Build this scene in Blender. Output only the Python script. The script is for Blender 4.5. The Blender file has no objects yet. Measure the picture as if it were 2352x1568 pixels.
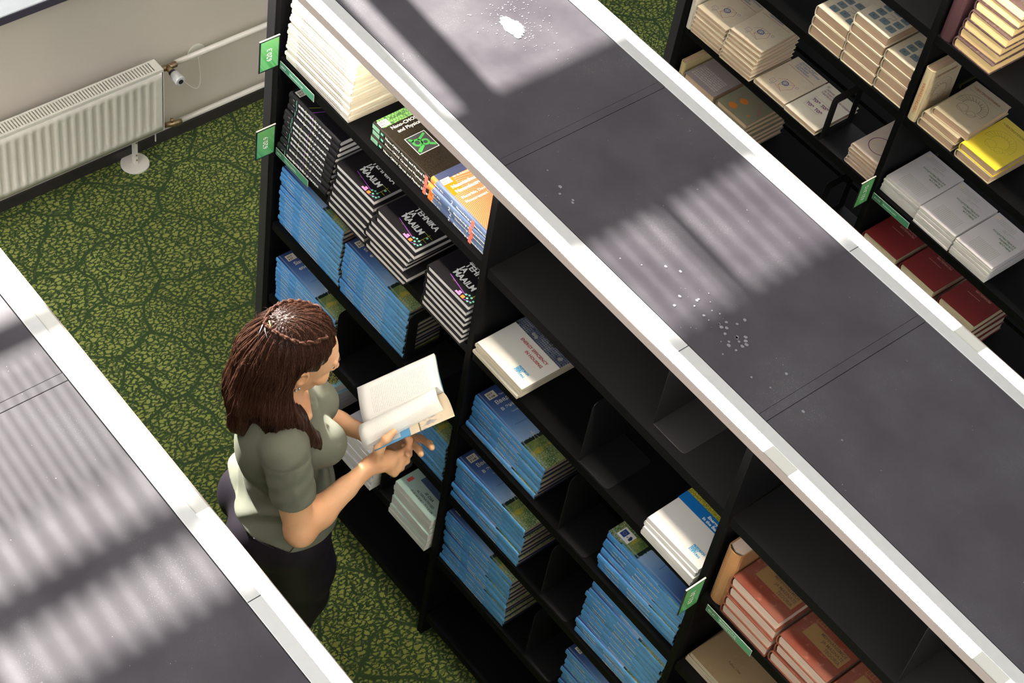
import bpy, bmesh, math, random
import numpy as np
from mathutils import Vector, Matrix

SC = bpy.context.scene
COL = SC.collection

# ------------------------------------------------------------------ camera
cam_d = bpy.data.cameras.new('camera')
cam_d.sensor_width = 36.0
cam_d.lens = 36.0 * 4438.67 / 2352.0
cam_d.clip_start = 0.05
cam_d.clip_end = 60
cam = bpy.data.objects.new('camera', cam_d)
COL.objects.link(cam)
_X = Vector((0.62543251, 0.76960499, 0.12861701)); _Y = Vector((0.64930253, -0.42191857, -0.63276453)); _Z = Vector((-0.43271283, 0.47926286, -0.76358806))
_M = Matrix((( _X[0], -_Y[0], -_Z[0]), (_X[1], -_Y[1], -_Z[1]), (_X[2], -_Y[2], -_Z[2]))).to_4x4()
_M.translation = Vector((3.143975, -2.337678, 5.337191))
cam.matrix_world = _M
SC.camera = cam

# ------------------------------------------------------------------ light of the place
SC.view_settings.view_transform = 'Standard'
SC.view_settings.look = 'None'
SC.view_settings.gamma = 1.0
SC.view_settings.use_curve_mapping = False
SC.view_settings.exposure = 0.0
SC.cycles.use_denoising = True
SC.cycles.max_bounces = 6
SC.cycles.diffuse_bounces = 3
SC.cycles.glossy_bounces = 3
SC.cycles.caustics_reflective = False
SC.cycles.caustics_refractive = False

world = bpy.data.worlds.new('daylight_world')
SC.world = world
world.use_nodes = True
world.node_tree.nodes['Background'].inputs[0].default_value = (0.86, 0.90, 1.0, 1)
world.node_tree.nodes['Background'].inputs[1].default_value = 1.25

sun_d = bpy.data.lights.new('sun', 'SUN')
sun_d.energy = 29.0
sun_d.angle = math.radians(0.8)
sun_d.color = (1.0, 0.95, 0.88)
sun = bpy.data.objects.new('sun', sun_d)
COL.objects.link(sun)
SUN_DIR = Vector((1.0, -0.06, -0.70))
sun.rotation_euler = SUN_DIR.to_track_quat('-Z', 'Y').to_euler()
# added soft fill from the camera's side, unseen, to brighten the book fronts
hall_d = bpy.data.lights.new('front_fill_light', 'AREA')
hall_d.shape = 'RECTANGLE'; hall_d.size = 8.0; hall_d.size_y = 3.0
hall_d.energy = 720.0; hall_d.color = (1.0, .97, .93)
hall = bpy.data.objects.new('front_fill_light', hall_d); COL.objects.link(hall)
hall.location = (1.5, -6.6, 4.0)
hall.rotation_euler = (Vector((0.6, 0, 1.2)) - Vector((1.5, -6.6, 4.0))).to_track_quat('-Z', 'Y').to_euler()
LAMP_POWER = 68.0        # emission of the lit tubes of the strip lights

# ------------------------------------------------------------------ node helpers
def new_mat(name):
    m = bpy.data.materials.new(name)
    m.use_nodes = True
    nt = m.node_tree
    return m, nt, nt.nodes['Principled BSDF']

class N:
    """small wrapper to write node maths as expressions"""
    def __init__(s, nt): s.nt = nt
    def node(s, t, **kw):
        n = s.nt.nodes.new(t)
        for k, v in kw.items(): setattr(n, k, v)
        return n
    def lk(s, a, inp):
        if isinstance(a, (int, float)): inp.default_value = a
        elif isinstance(a, tuple): inp.default_value = a if len(a) == len(inp.default_value) else a + (1,)
        else: s.nt.links.new(a, inp)
    def m(s, op, a, b=0.0, c=0.0, clamp=False):
        n = s.node('ShaderNodeMath', operation=op); n.use_clamp = clamp
        s.lk(a, n.inputs[0]); s.lk(b, n.inputs[1]); s.lk(c, n.inputs[2])
        return n.outputs[0]
    def mix(s, f, a, b):
        n = s.node('ShaderNodeMix', data_type='RGBA')
        s.lk(f, n.inputs[0]); s.lk(a, n.inputs[6]); s.lk(b, n.inputs[7])
        return n.outputs[2]
    def noise(s, vec, scale, detail=3, rough=.55, out=0, dist=0.0):
        n = s.node('ShaderNodeTexNoise'); s.lk(vec, n.inputs['Vector'])
        n.inputs['Scale'].default_value = scale; n.inputs['Detail'].default_value = detail
        n.inputs['Roughness'].default_value = rough; n.inputs['Distortion'].default_value = dist
        return n.outputs[out]
    def ramp(s, f, stops):
        n = s.node('ShaderNodeValToRGB'); s.lk(f, n.inputs[0])
        e = n.color_ramp.elements
        while len(e) < len(stops): e.new(0.5)
        for i, (p, c) in enumerate(stops):
            e[i].position = p; e[i].color = c if len(c) == 4 else tuple(c) + (1,)
        return n.outputs[0]
    def obj(s):
        return s.node('ShaderNodeTexCoord').outputs['Object']
    def gen(s):
        return s.node('ShaderNodeTexCoord').outputs['Generated']
    def xyz(s, v):
        n = s.node('ShaderNodeSeparateXYZ'); s.lk(v, n.inputs[0]); return n.outputs
    def comb(s, x, y, z):
        n = s.node('ShaderNodeCombineXYZ'); s.lk(x, n.inputs[0]); s.lk(y, n.inputs[1]); s.lk(z, n.inputs[2]); return n.outputs[0]
    def mapr(s, v, a, b, c=0.0, d=1.0):
        n = s.node('ShaderNodeMapRange'); s.lk(v, n.inputs[0])
        for i, q in enumerate((a, b, c, d)): n.inputs[1 + i].default_value = q
        return n.outputs[0]
    def bump(s, h, dist, strength, bs):
        n = s.node('ShaderNodeBump'); n.inputs['Strength'].default_value = strength
        n.inputs['Distance'].default_value = dist
        s.lk(h, n.inputs['Height']); s.nt.links.new(n.outputs[0], bs.inputs['Normal'])

MATS = {}
def plain(name, col, rough=.5, metal=0.0, var=0.06, scale=40.0, bump=0.0, spec=.5):
    """plain paint or plastic with a little procedural variation"""
    if name in MATS: return MATS[name]
    m, nt, b = new_mat(name); n = N(nt)
    f = n.noise(n.obj(), scale, 3)
    c1 = tuple(min(1, x * (1 + var)) for x in col); c0 = tuple(x * (1 - var) for x in col)
    n.lk(n.mix(f, c0 + (1,), c1 + (1,)), b.inputs['Base Color'])
    b.inputs['Roughness'].default_value = rough
    b.inputs['Metallic'].default_value = metal
    b.inputs['Specular IOR Level'].default_value = spec
    if bump: n.bump(f, bump, .5, b)
    MATS[name] = m
    return m

def emis(name, col, strength):
    m, nt, b = new_mat(name)
    b.inputs['Base Color'].default_value = (.85, .85, .83, 1)
    b.inputs['Emission Color'].default_value = col + (1,)
    b.inputs['Emission Strength'].default_value = strength
    b.inputs['Roughness'].default_value = .35
    MATS[name] = m
    return m

# ------------------------------------------------------------------ object helpers
def link(o, parent=None):
    COL.objects.link(o)
    if parent is not None: o.parent = parent
    return o

def tag(o, label=None, cat=None, group=None, kind=None):
    if label: o['label'] = label
    if cat: o['category'] = cat
    if group: o['group'] = group
    if kind: o['kind'] = kind
    return o

def thing(name, label, cat, loc=(0, 0, 0), rz=0.0, group=None):
    o = bpy.data.objects.new(name, None)
    o.empty_display_size = .05
    link(o); o.location = loc; o.rotation_euler = (0, 0, rz)
    return tag(o, label, cat, group)

class MB:
    """collects faces, then becomes one mesh object"""
    def __init__(s): s.v = []; s.f = []; s.mi = []
    def box(s, x0, x1, y0, y1, z0, z1, mi=0):
        k = len(s.v)
        s.v += [(x0, y0, z0), (x1, y0, z0), (x1, y1, z0), (x0, y1, z0), (x0, y0, z1), (x1, y0, z1), (x1, y1, z1), (x0, y1, z1)]
        for q in ((0, 3, 2, 1), (4, 5, 6, 7), (0, 1, 5, 4), (1, 2, 6, 5), (2, 3, 7, 6), (3, 0, 4, 7)):
            s.f.append(tuple(k + i for i in q)); s.mi.append(mi)
        return s
    def poly(s, pts, mi=0):
        k = len(s.v); s.v += [tuple(p) for p in pts]; s.f.append(tuple(range(k, k + len(pts)))); s.mi.append(mi)
        return s
    def prism(s, pts, axis, a, b, mi=0):
        """2-D outline extruded along axis 0/1/2"""
        def P(p, t):
            return {0: (t, p[0], p[1]), 1: (p[0], t, p[1]), 2: (p[0], p[1], t)}[axis]
        k = len(s.v); n = len(pts)
        s.v += [P(p, a) for p in pts] + [P(p, b) for p in pts]
        for i in range(n):
            j = (i + 1) % n
            s.f.append((k + i, k + j, k + n + j, k + n + i)); s.mi.append(mi)
        s.f.append(tuple(k + i for i in reversed(range(n)))); s.mi.append(mi)
        s.f.append(tuple(k + n + i for i in range(n))); s.mi.append(mi)
        return s
    def tube(s, pts, r, seg=8, cap=True, mi=0):
        pts = [Vector(p) for p in pts]; rs = r if isinstance(r, (list, tuple)) else [r] * len(pts)
        up = Vector((0, 0, 1)); k0 = len(s.v); prev = None
        for i, p in enumerate(pts):
            d = (pts[min(i + 1, len(pts) - 1)] - pts[max(i - 1, 0)]).normalized()
            if prev is None:
                a = d.cross(up) if abs(d.z) < .95 else d.cross(Vector((1, 0, 0)))
            else:
                a = prev - d * prev.dot(d)
            a.normalize(); prev = a; b = d.cross(a)
            for j in range(seg):
                t = 2 * math.pi * j / seg
                s.v.append(tuple(p + (a * math.cos(t) + b * math.sin(t)) * rs[i]))
        for i in range(len(pts) - 1):
            for j in range(seg):
                q = k0 + i * seg; j2 = (j + 1) % seg
                s.f.append((q + j, q + j2, q + seg + j2, q + seg + j)); s.mi.append(mi)
        if cap:
            s.f.append(tuple(k0 + j for j in reversed(range(seg)))); s.mi.append(mi)
            q = k0 + (len(pts) - 1) * seg
            s.f.append(tuple(q + j for j in range(seg))); s.mi.append(mi)
        return s
    def mesh(s, name, mats):
        me = bpy.data.meshes.new(name); me.from_pydata(s.v, [], s.f)
        for m in (mats if isinstance(mats, (list, tuple)) else [mats]): me.materials.append(m)
        me.polygons.foreach_set('material_index', s.mi)
        bm = bmesh.new(); bm.from_mesh(me); bmesh.ops.recalc_face_normals(bm, faces=bm.faces); bm.to_mesh(me); bm.free()
        me.update(); return me
    def obj(s, name, mats, parent=None, smooth=False, bevel=0.0, seg=2):
        me = s.mesh(name, mats)
        if smooth: me.polygons.foreach_set('use_smooth', [True] * len(me.polygons))
        o = link(bpy.data.objects.new(name, me), parent)
        if bevel:
            b = o.modifiers.new('bevel', 'BEVEL'); b.width = bevel; b.segments = seg; b.limit_method = 'ANGLE'
        return o

TXT = {}
def text(name, body, size, mat, parent, origin, right, up, align='LEFT', bold=0.0, sx=1.0, space=1.0, line=1.0, extrude=0.0, italic=0.0):
    """flat lettering as a mesh; origin = start of the first baseline"""
    key = (body, round(size, 5), mat.name, align, bold, space, line, italic)
    if key not in TXT:
        c = bpy.data.curves.new(name, 'FONT'); c.body = body; c.size = size
        c.align_x = align; c.resolution_u = 1 if size < .012 else 2; c.offset = bold * size; c.space_character = space
        c.space_line = line; c.extrude = extrude; c.shear = italic
        t = bpy.data.objects.new('tmp', c); COL.objects.link(t)
        me = bpy.data.meshes.new_from_object(t.evaluated_get(bpy.context.evaluated_depsgraph_get()))
        bpy.data.objects.remove(t); bpy.data.curves.remove(c)
        me.name = name; me.materials.clear(); me.materials.append(mat); TXT[key] = me
    o = bpy.data.objects.new(name, TXT[key]); link(o, parent)
    r = Vector(right).normalized(); u = Vector(up).normalized(); w = r.cross(u)
    M = Matrix(((r[0] * sx, u[0], w[0]), (r[1] * sx, u[1], w[1]), (r[2] * sx, u[2], w[2]))).to_4x4()
    M.translation = Vector(origin)
    o.matrix_local = M
    return o

def copy_tree(o, parent=None):
    c = o.copy(); COL.objects.link(c)
    if parent is not None: c.parent = parent
    for ch in list(o.children): copy_tree(ch, c)
    return c

# ------------------------------------------------------------------ materials of the place
H = 2.128
S = [1.763, 1.435, 1.108, .783, .452, .122]      # shelf board tops, top to bottom

def mat_black(name, base, rough, dust):
    m, nt, b = new_mat(name); n = N(nt); v = n.obj()
    f = n.noise(v, 900, 2); g = n.noise(v, 6, 4)
    c = n.mix(n.mapr(f, .3, .7), tuple(x * .85 for x in base) + (1,), tuple(x * 1.2 for x in base) + (1,))
    if dust:
        vo = n.node('ShaderNodeTexVoronoi'); n.lk(v, vo.inputs['Vector']); vo.inputs['Scale'].default_value = 75
        spk = n.m('LESS_THAN', vo.outputs['Distance'], n.mapr(n.noise(v, 19, 2), .52, .8, .0, .16))
        vo2 = n.node('ShaderNodeTexVoronoi'); n.lk(v, vo2.inputs['Vector']); vo2.inputs['Scale'].default_value = 240
        spk2 = n.m('LESS_THAN', vo2.outputs['Distance'], n.mapr(g, .45, .7, .03, .2))
        c = n.mix(n.m('MULTIPLY', spk, .5), c, (.4, .4, .4, 1))
        c = n.mix(n.m('MULTIPLY', spk2, .22), c, (.4, .4, .4, 1))
        c = n.mix(n.mapr(g, .35, .75, 0, .10), c, (.3, .3, .32, 1))
    n.lk(c, b.inputs['Base Color'])
    n.lk(n.mapr(g, .3, .7, rough - .05, rough + .08), b.inputs['Roughness'])
    n.bump(f, .0004, .35, b)
    MATS[name] = m
    return m
M_BLACK = mat_black('black_powder_coat', (.0045, .0045, .005), .5, False)
M_BLACK.node_tree.nodes['Principled BSDF'].inputs['Specular IOR Level'].default_value = .05
M_TOP = mat_black('charcoal_top_panel', (.040, .034, .044), .46, True)
M_BEND = plain('bookend_steel', (.008, .008, .009), .35, 0, .1, 300)
M_WHITE = plain('white_enamel', (.56, .56, .56), .3)
M_RAD = plain('radiator_enamel', (.72, .69, .62), .32)
M_DARKPLASTIC = plain('dark_plastic', (.01, .012, .02), .35)
M_BRASS = plain('tarnished_brass', (.35, .25, .14), .35, .9, .3, 120)
M_PAPER_W = plain('paper_white', (.86, .85, .82), .7)
M_INK = plain('print_black', (.03, .03, .035), .6)
M_INKW = plain('print_white', (.85, .85, .85), .6)
M_CREAMTXT = plain('print_cream', (.8, .8, .72), .6)
M_STK = plain('sticker_paper', (.72, .66, .55), .65)

def mat_wall():
    m, nt, b = new_mat('beige_wall_paint'); n = N(nt); v = n.obj()
    f = n.noise(v, 260, 4, .6)
    n.lk(n.mix(n.noise(v, 2.2, 3), (.57, .515, .45, 1), (.63, .57, .505, 1)), b.inputs['Base Color'])
    b.inputs['Roughness'].default_value = .45
    n.bump(f, .0008, .5, b)
    return m

def mat_carpet():
    m, nt, b = new_mat('green_leaf_vein_carpet'); n = N(nt); v = n.obj()
    # pile noise bends the cell borders
    d = n.node('ShaderNodeVectorMath', operation='MULTIPLY_ADD')
    n.lk(n.noise(v, 62, 3, out=1), d.inputs[0]); d.inputs[1].default_value = (.030, .030, 0); n.lk(v, d.inputs[2])
    d0 = n.node('ShaderNodeVectorMath', operation='MULTIPLY_ADD')
    n.lk(n.noise(v, 3.5, 2, out=1), d0.inputs[0]); d0.inputs[1].default_value = (.16, .16, 0); n.lk(v, d0.inputs[2])
    def edge(vec, sc, rnd=1.0):
        q = n.node('ShaderNodeTexVoronoi', feature='DISTANCE_TO_EDGE', voronoi_dimensions='2D')
        n.lk(vec, q.inputs['Vector']); q.inputs['Scale'].default_value = sc; q.inputs['Randomness'].default_value = rnd
        return q.outputs['Distance']
    def stretch(vec, ang, sx, sy):
        q = n.node('ShaderNodeMapping'); n.lk(vec, q.inputs[0]); q.inputs['Rotation'].default_value = (0, 0, ang)
        q.inputs['Scale'].default_value = (sx, sy, 1); return q.outputs[0]
    sel = n.node('ShaderNodeTexVoronoi', voronoi_dimensions='2D'); n.lk(d0.outputs[0], sel.inputs['Vector']); sel.inputs['Scale'].default_value = 4.2
    r = n.xyz(sel.outputs['Color'])[0]
    e1 = edge(stretch(d.outputs[0], .5, 1.0, .55), 72)
    e2 = edge(stretch(d.outputs[0], -.9, 1.0, .5), 70)
    e3 = edge(stretch(d.outputs[0], 1.9, 1.0, .6), 76)
    ex = n.node('ShaderNodeMix', data_type='FLOAT'); n.lk(n.m('GREATER_THAN', r, .36), ex.inputs[0]); n.lk(e1, ex.inputs[2]); n.lk(e2, ex.inputs[3])
    ey = n.node('ShaderNodeMix', data_type='FLOAT'); n.lk(n.m('GREATER_THAN', r, .7), ey.inputs[0]); n.lk(ex.outputs[0], ey.inputs[2]); n.lk(e3, ey.inputs[3])
    small = n.mapr(ey.outputs[0], .12, .24)
    big = n.mapr(edge(d0.outputs[0], 4.2), .014, .034)
    mid = n.mapr(edge(d0.outputs[0], 10.5), .02, .07, .35, 1)
    cell = n.m('MULTIPLY', n.m('MULTIPLY', small, big), mid)
    fib = n.noise(v, 620, 3, .7)
    patch = n.noise(v, 1.6, 2)
    lite = n.mix(n.mapr(fib, .25, .75), (.20, .23, .055, 1), (.43, .48, .14, 1))
    lite = n.mix(n.mapr(patch, .3, .7), lite, (.24, .26, .06, 1))
    dark = n.mix(fib, (.026, .050, .020, 1), (.055, .092, .036, 1))
    n.lk(n.mix(cell, dark, lite), b.inputs['Base Color'])
    b.inputs['Roughness'].default_value = .95
    b.inputs['Specular IOR Level'].default_value = .1
    n.bump(n.m('ADD', fib, n.m('MULTIPLY', cell, .5)), .003, .7, b)
    return m

# ------------------------------------------------------------------ structure
M_WALL = mat_wall()
WX = -1.4
fl = MB().box(-1.62, 9, -7, 8, -.06, 0).obj('floor', mat_carpet()); tag(fl, kind='structure')
cl = MB().box(-1.52, 9, -7, 8, 6.2, 6.3).obj('ceiling', plain('ceiling_white', (.7, .7, .68), .8)); tag(cl, kind='structure')
# outer wall with the daylight openings: low windows, a beam, then a barred clerestory
wl = MB()
y0, y1, zt, T = -7, 8, 6.2, .12
SILL, LINT, C0, C1 = .932, 3.717, 3.955, 4.24
wl.box(WX - T, WX, y0, y1, 0, SILL)
wl.box(WX - T, WX, -.75, y1, LINT, C0)
wl.box(WX - T, WX, -.75, y1, C1, zt)
wl.box(WX - T, WX, y0, -.7501, C1, zt)
PIER = [(-7, -5.6), (-3.7, -3.2), (-1.85, -1.45), (1.55, 1.9), (3.6, 4.1), (6.2, 8)]
for a, b_ in PIER: wl.box(WX - T, WX, a, b_, SILL, LINT); wl.box(WX - T, WX, a, b_, C0, C1)
tag(wl.obj('wall_left', M_WALL), kind='structure')
sk = MB().box(WX, WX + .012, y0, y1, 0, .045).obj('baseboard_left', plain('baseboard_black', (.03, .026, .026), .5)); tag(sk, kind='structure')
sl = MB().box(WX - .10, WX + .075, y0, y1, SILL - .002, SILL + .028)
tag(sl.obj('trim_1', plain('sill_dark_edge', (.05, .045, .07), .35)), kind='structure')
st = MB().box(WX - .10, WX + .071, y0, y1, SILL + .0285, SILL + .034)
tag(st.obj('trim_2', plain('sill_white_top', (.75, .78, .82), .25)), kind='structure')
fr = MB()
fr.box(WX - .09, WX - .03, -.20, .12, SILL + .03, LINT)  # wide unseen panel, added to keep the sun off the open book
M_FRAME = plain('window_frame_grey', (.30, .30, .31), .4)
for yy in (.17, 2.7, 5.1, -2.45, -4.6):
    fr.box(WX - .09, WX - .03, yy, yy + .10, SILL + .03, LINT)
for a in range(len(PIER) - 1):
    ya, yb = PIER[a][1], PIER[a + 1][0]
    for z in (SILL + .05, LINT - .05): fr.box(WX - .08, WX - .04, ya, yb, z - .02, z + .02)
tag(fr.obj('window_1', M_FRAME), kind='structure')
# unseen white panels added over the low glazing to keep sun off the floor
bl = MB()
for a in range(len(PIER) - 1):
    bl.box(WX - .025, WX - .020, PIER[a][1] + .01, PIER[a + 1][0] - .01, SILL + .04, 1.78)
mb, nt, bs = new_mat('white_sun_block'); nb = N(nt)
nb.lk(nb.mix(nb.noise(nb.obj(), 300, 2), (.8, .82, .84, 1), (.88, .9, .92, 1)), bs.inputs['Base Color']); bs.inputs['Roughness'].default_value = .8
tag(bl.obj('window_sun_block', mb), kind='structure')
br = MB()
yy = PIER[0][1]
while yy < PIER[-1][0]:
    if not any(a - .02 < yy < b_ for a, b_ in PIER): br.box(WX - .07, WX - .05, yy, yy + .018, C0, C1)
    yy += .05
br.box(WX - .075, WX - .045, PIER[0][1], -.75, 4.05, 4.10)
yy = -5.58  # dense unseen slats, added to half-light the lower left bookcase top
while yy < -.76:
    br.box(WX - .07, WX - .05, yy, yy + .013, LINT, C0 - .001)
    yy += .026
br.box(WX - .075, WX - .045, .38, .42, C0, C1)
tag(br.obj('window_3', M_FRAME), kind='structure')

# ------------------------------------------------------------------ bookcases
def bookcase(y0, x0, nb, label, front=-1, open_back=False, detail=True):
    """double-sided case: fronts at y0 and y0+0.517"""
    D = .517
    root = thing('bookcase', label, 'bookcase', (0, 0, 0), group=None)
    MB().box(-.0607, -.0262, y0 - .002, y0 + D + .002, .0, H).obj('end_panel', M_END, root, bevel=.001)
    xs = [(-.0257, -.003)] + [(.9 * k - .0216, .9 * k - .0005) for k in range(1, nb + 1)]
    for a, b in xs:
        MB().box(a, b, y0, y0 + D, .0, H - .026).obj('upright', M_BLACK, root, bevel=.0008)
    me = {}
    for k in range(nb):
        a = xs[k][1] + .004; b = xs[k + 1][0] - .0005
        for z in S:
            for side in (0, 1):
                ya, yb = (y0 + .004, y0 + .250) if side == 0 else (y0 + D - .250, y0 + D - .004)
                key = (k == 0, side)
                if key not in me:
                    m = MB(); L = b - a
                    m.box(0, L, 0, yb - ya, -.0025, 0)
                    lip = 0 if side == 0 else yb - ya - .002
                    m.box(0, L, lip, lip + .002, -.032, -.0028)
                    m.box(0, L, (yb - ya - .002) if side == 0 else 0, (yb - ya) if side == 0 else .002, -.02, -.0028)
                    me[key] = m.mesh('shelf', M_BLACK)
                o = link(bpy.data.objects.new('shelf', me[key]), root); o.location = (a, ya, z)
        if not open_back:
            MB().box(a - .003, b, y0 + .2565, y0 + .2605, .02, H - .03).obj('back_panel', M_BLACK, root)
        xa = -.0257 if k == 0 else .9 * k + .0006
        MB().box(xa, .9 * (k + 1) - .0236, y0 + .002, y0 + D - .002, H - .022, H - .0003).obj('top_panel', M_TOP, root, bevel=.001)
        MB().box(.9 * (k + 1) - .0229, .9 * (k + 1) - .0006, y0 + .002, y0 + D - .002, H - .022, H).obj('joint_strip', M_TOP, root, bevel=.0006)
    return root
M_END = plain('end_panel_grey_black', (.022, .021, .026), .5, 0, .15, 500, .0002)
case_mid = bookcase(0.0, 0, 5, 'long black double-sided steel bookcase in the middle, full of blue book stacks')
case_left = bookcase(-1.1645 - .517, 0, 5, 'black bookcase at lower left whose grey top fills the corner')
case_far = bookcase(1.685, 0, 4, 'black bookcase at upper right holding old cream and yellow books', open_back=True)

def strip_light(label, y, sgn, x0, x1, off=None):
    """white channel along the top edge, its outer half a glowing cover; sgn = side it overhangs"""
    root = thing('strip_light', label, 'light', group=None)
    def Y(a, b): return (y + sgn * a, y + sgn * b) if sgn > 0 else (y + sgn * b, y + sgn * a)
    m = MB()
    m.box(x0, x1, *Y(.0004, .0315), H - .024, H + .0005)
    m.box(x0, x1, *Y(.0625, .0652), H - .0245, H + .0002, 1)
    m.box(x0, x0 + .003, *Y(.0317, .0623), H - .024, H)
    m.obj('housing', [M_WHITE, plain('shaded_front_lip', (.30, .25, .22), .5)], root, bevel=.0006)  # grey-white plastic lip, its shade painted in as a taupe tone
    mt, nt, b = new_mat('lamp_cover'); n = N(nt)
    X = n.xyz(n.obj())[0]
    ph = n.m('ABSOLUTE', n.m('SUBTRACT', n.m('FRACT', n.m('DIVIDE', n.m('SUBTRACT', X, 1.285 - .304), .6085)), .5))
    lit = n.m('MAXIMUM', n.mapr(ph, .062, .118), n.m('LESS_THAN', X, 1.0))
    if off: lit = n.m('MULTIPLY', lit, n.m('SUBTRACT', 1.0, n.m('MULTIPLY', n.mapr(X, off[0], off[0] + .03), n.mapr(X, off[1], off[1] - .03))))
    n.lk((.52, .52, .49), b.inputs['Base Color']); b.inputs['Roughness'].default_value = .3
    b.inputs['Emission Color'].default_value = (1.0, .90, .74, 1)
    n.lk(n.m('MULTIPLY_ADD', lit, LAMP_POWER, .12), b.inputs['Emission Strength'])
    MB().box(x0 + .004, x1, *Y(.0319, .0621), H - .0225, H - .0008).obj('lamp_cover', mt, root)
    x = 1.55 - 1.52 * 2
    while x < x1:
        if x > x0: MB().box(x - .0008, x + .0008, *Y(.0003, .0314), H + .0006, H + .001).obj('joint', M_DARKPLASTIC, root)
        x += 1.52
    return root
strip_light('white strip light along the near front edge of the middle bookcase top', 0.0, -1, -.0258, 4.5)
strip_light('white strip light along the far edge of the middle bookcase top', .517, 1, -.0258, 4.5)
strip_light('white strip light along the aisle edge of the lower left bookcase top', -1.1645, 1, -.0258, 4.5, off=(.66, 1.30))
strip_light('strip light above the front of the upper right bookcase', 1.685, -1, -.0258, 3.6)

# dried white splash and drops on the middle bookcase top
def blob(cx, cy, rx, ry, seed, n=40, jag=.25):
    rr = random.Random(seed); ph = [rr.uniform(0, 6.28) for _ in range(6)]
    P = []
    for i in range(n):
        t = 2 * math.pi * i / n
        k = 1 + jag * (sum(math.sin((j + 2) * t + ph[j]) / (j + 1.5) for j in range(6)) * .5 + rr.uniform(-.3, .3))
        P.append((cx + rx * k * math.cos(t), cy + ry * k * math.sin(t)))
    return P
M_SPLASH = plain('dried_splash', (.42, .42, .44), .7, 0, .25, 60)
M_DROP = plain('dried_drop', (.22, .22, .24), .7, 0, .2, 60)
sp = thing('dried_splash', 'round white dried splash on the bookcase top near the upper edge of the photo', 'stain', (.53, .325, H))
sp.parent = None
m_ = MB(); m_.prism(blob(0, 0, .036, .026, 3, 56, .35), 2, .0002, .0010); m_.obj('splash', M_SPLASH, sp)
rr = random.Random(5); md = MB()
for i in range(170):
    a = rr.uniform(0, 6.28); d = abs(rr.gauss(.0, .06)) + .03
    x = d * math.cos(a) * 1.1 - .02; y = d * math.sin(a) * .8 + .02
    if abs(y) > .16: continue
    r = rr.uniform(.0005, .0022)
    md.prism(blob(x, y, r, r, i, 7, .2), 2, .0002, .0005)
tag(md.obj('spatter', M_DROP, sp), kind='stuff')
rr = random.Random(9); md = MB(); cnt = 0
for (cx, cy, sx, sy, num) in ((1.50, .10, .10, .03, 26), (1.62, .08, .12, .03, 14), (1.05, .06, .08, .02, 6)):
    for i in range(num):
        r = rr.uniform(.0015, .0048); x = cx + rr.gauss(0, sx); y = max(.02, cy + rr.gauss(0, sy))
        if y > .48: continue
        md.prism(blob(x, y, r, r * .9, i, 12, .25), 2, 0, .0004)
o = md.obj('water_marks', M_DROP); o.location.z = H + .0002
tag(o, 'scattered dried water drops on the middle bookcase top', 'stain', kind='stuff')

# ------------------------------------------------------------------ books
def page_mat(name, col, dark=.72, scale=900):
    m, nt, b = new_mat(name); n = N(nt); v = n.obj(); x, y, z = n.xyz(v)
    st = n.noise(n.comb(n.m('MULTIPLY', x, 6), n.m('MULTIPLY', y, 6), n.m('MULTIPLY', z, scale)), 1.0, 3, .7)
    n.lk(n.mix(n.mapr(st, .35, .65), tuple(c * dark for c in col) + (1,), col + (1,)), b.inputs['Base Color'])
    b.inputs['Roughness'].default_value = .85
    n.bump(st, .0006, .4, b)
    return m
PG = {'white': page_mat('pages_white', (.84, .82, .80), .86), 'tan': page_mat('pages_tan', (.62, .47, .34)),
      'cream': page_mat('pages_cream', (.74, .65, .48)), 'old': page_mat('pages_old', (.72, .50, .34)),
      'yellow': page_mat('pages_yellow', (.78, .56, .26)), 'pink': page_mat('pages_pinkish', (.76, .58, .46))}

def cover_basic(name, front, spine=None, back=None, rough=.35, wear=0.0, wearcol=(.7, .6, .5), stripes=None):
    """front board colour, spine colour, back board colour; stripes = print-like thin lines on the spine"""
    m, nt, b = new_mat(name); n = N(nt); v = n.obj(); x, y, z = n.xyz(v)
    spine = spine or front; back = back or front
    c = n.mix(n.m('GREATER_THAN', n.xyz(n.node('ShaderNodeNewGeometry').outputs['Normal'])[2], -.5), back + (1,), front + (1,))
    c = n.mix(n.m('LESS_THAN', x, .0022), c, spine + (1,))
    if stripes:
        row = n.m('LESS_THAN', n.m('ABSOLUTE', n.m('SUBTRACT', n.m('FRACT', n.m('MULTIPLY', z, stripes[0])), .5)), .13)
        word = n.m('GREATER_THAN', n.noise(n.comb(0.0, n.m('MULTIPLY', y, 420), 0.0), 1.0, 1), .42)
        rng = n.m('MULTIPLY', n.m('GREATER_THAN', y, stripes[1]), n.m('LESS_THAN', y, stripes[2]))
        f = n.m('MULTIPLY', n.m('MULTIPLY', row, word), n.m('MULTIPLY', rng, n.m('LESS_THAN', x, .001)))
        c = n.mix(n.m('MULTIPLY', f, .75), c, (.12, .11, .12, 1))
    if wear:
        w = n.mapr(n.noise(v, 55, 5, .7), .62 - wear * .2, .75)
        c = n.mix(n.m('MULTIPLY', w, .8), c, wearcol + (1,))
    n.lk(n.mix(n.mapr(n.noise(v, 14, 3), .3, .7, 0, .14), c, (.3, .26, .22, 1)) if wear else c, b.inputs['Base Color'])
    b.inputs['Roughness'].default_value = rough
    return m

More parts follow.
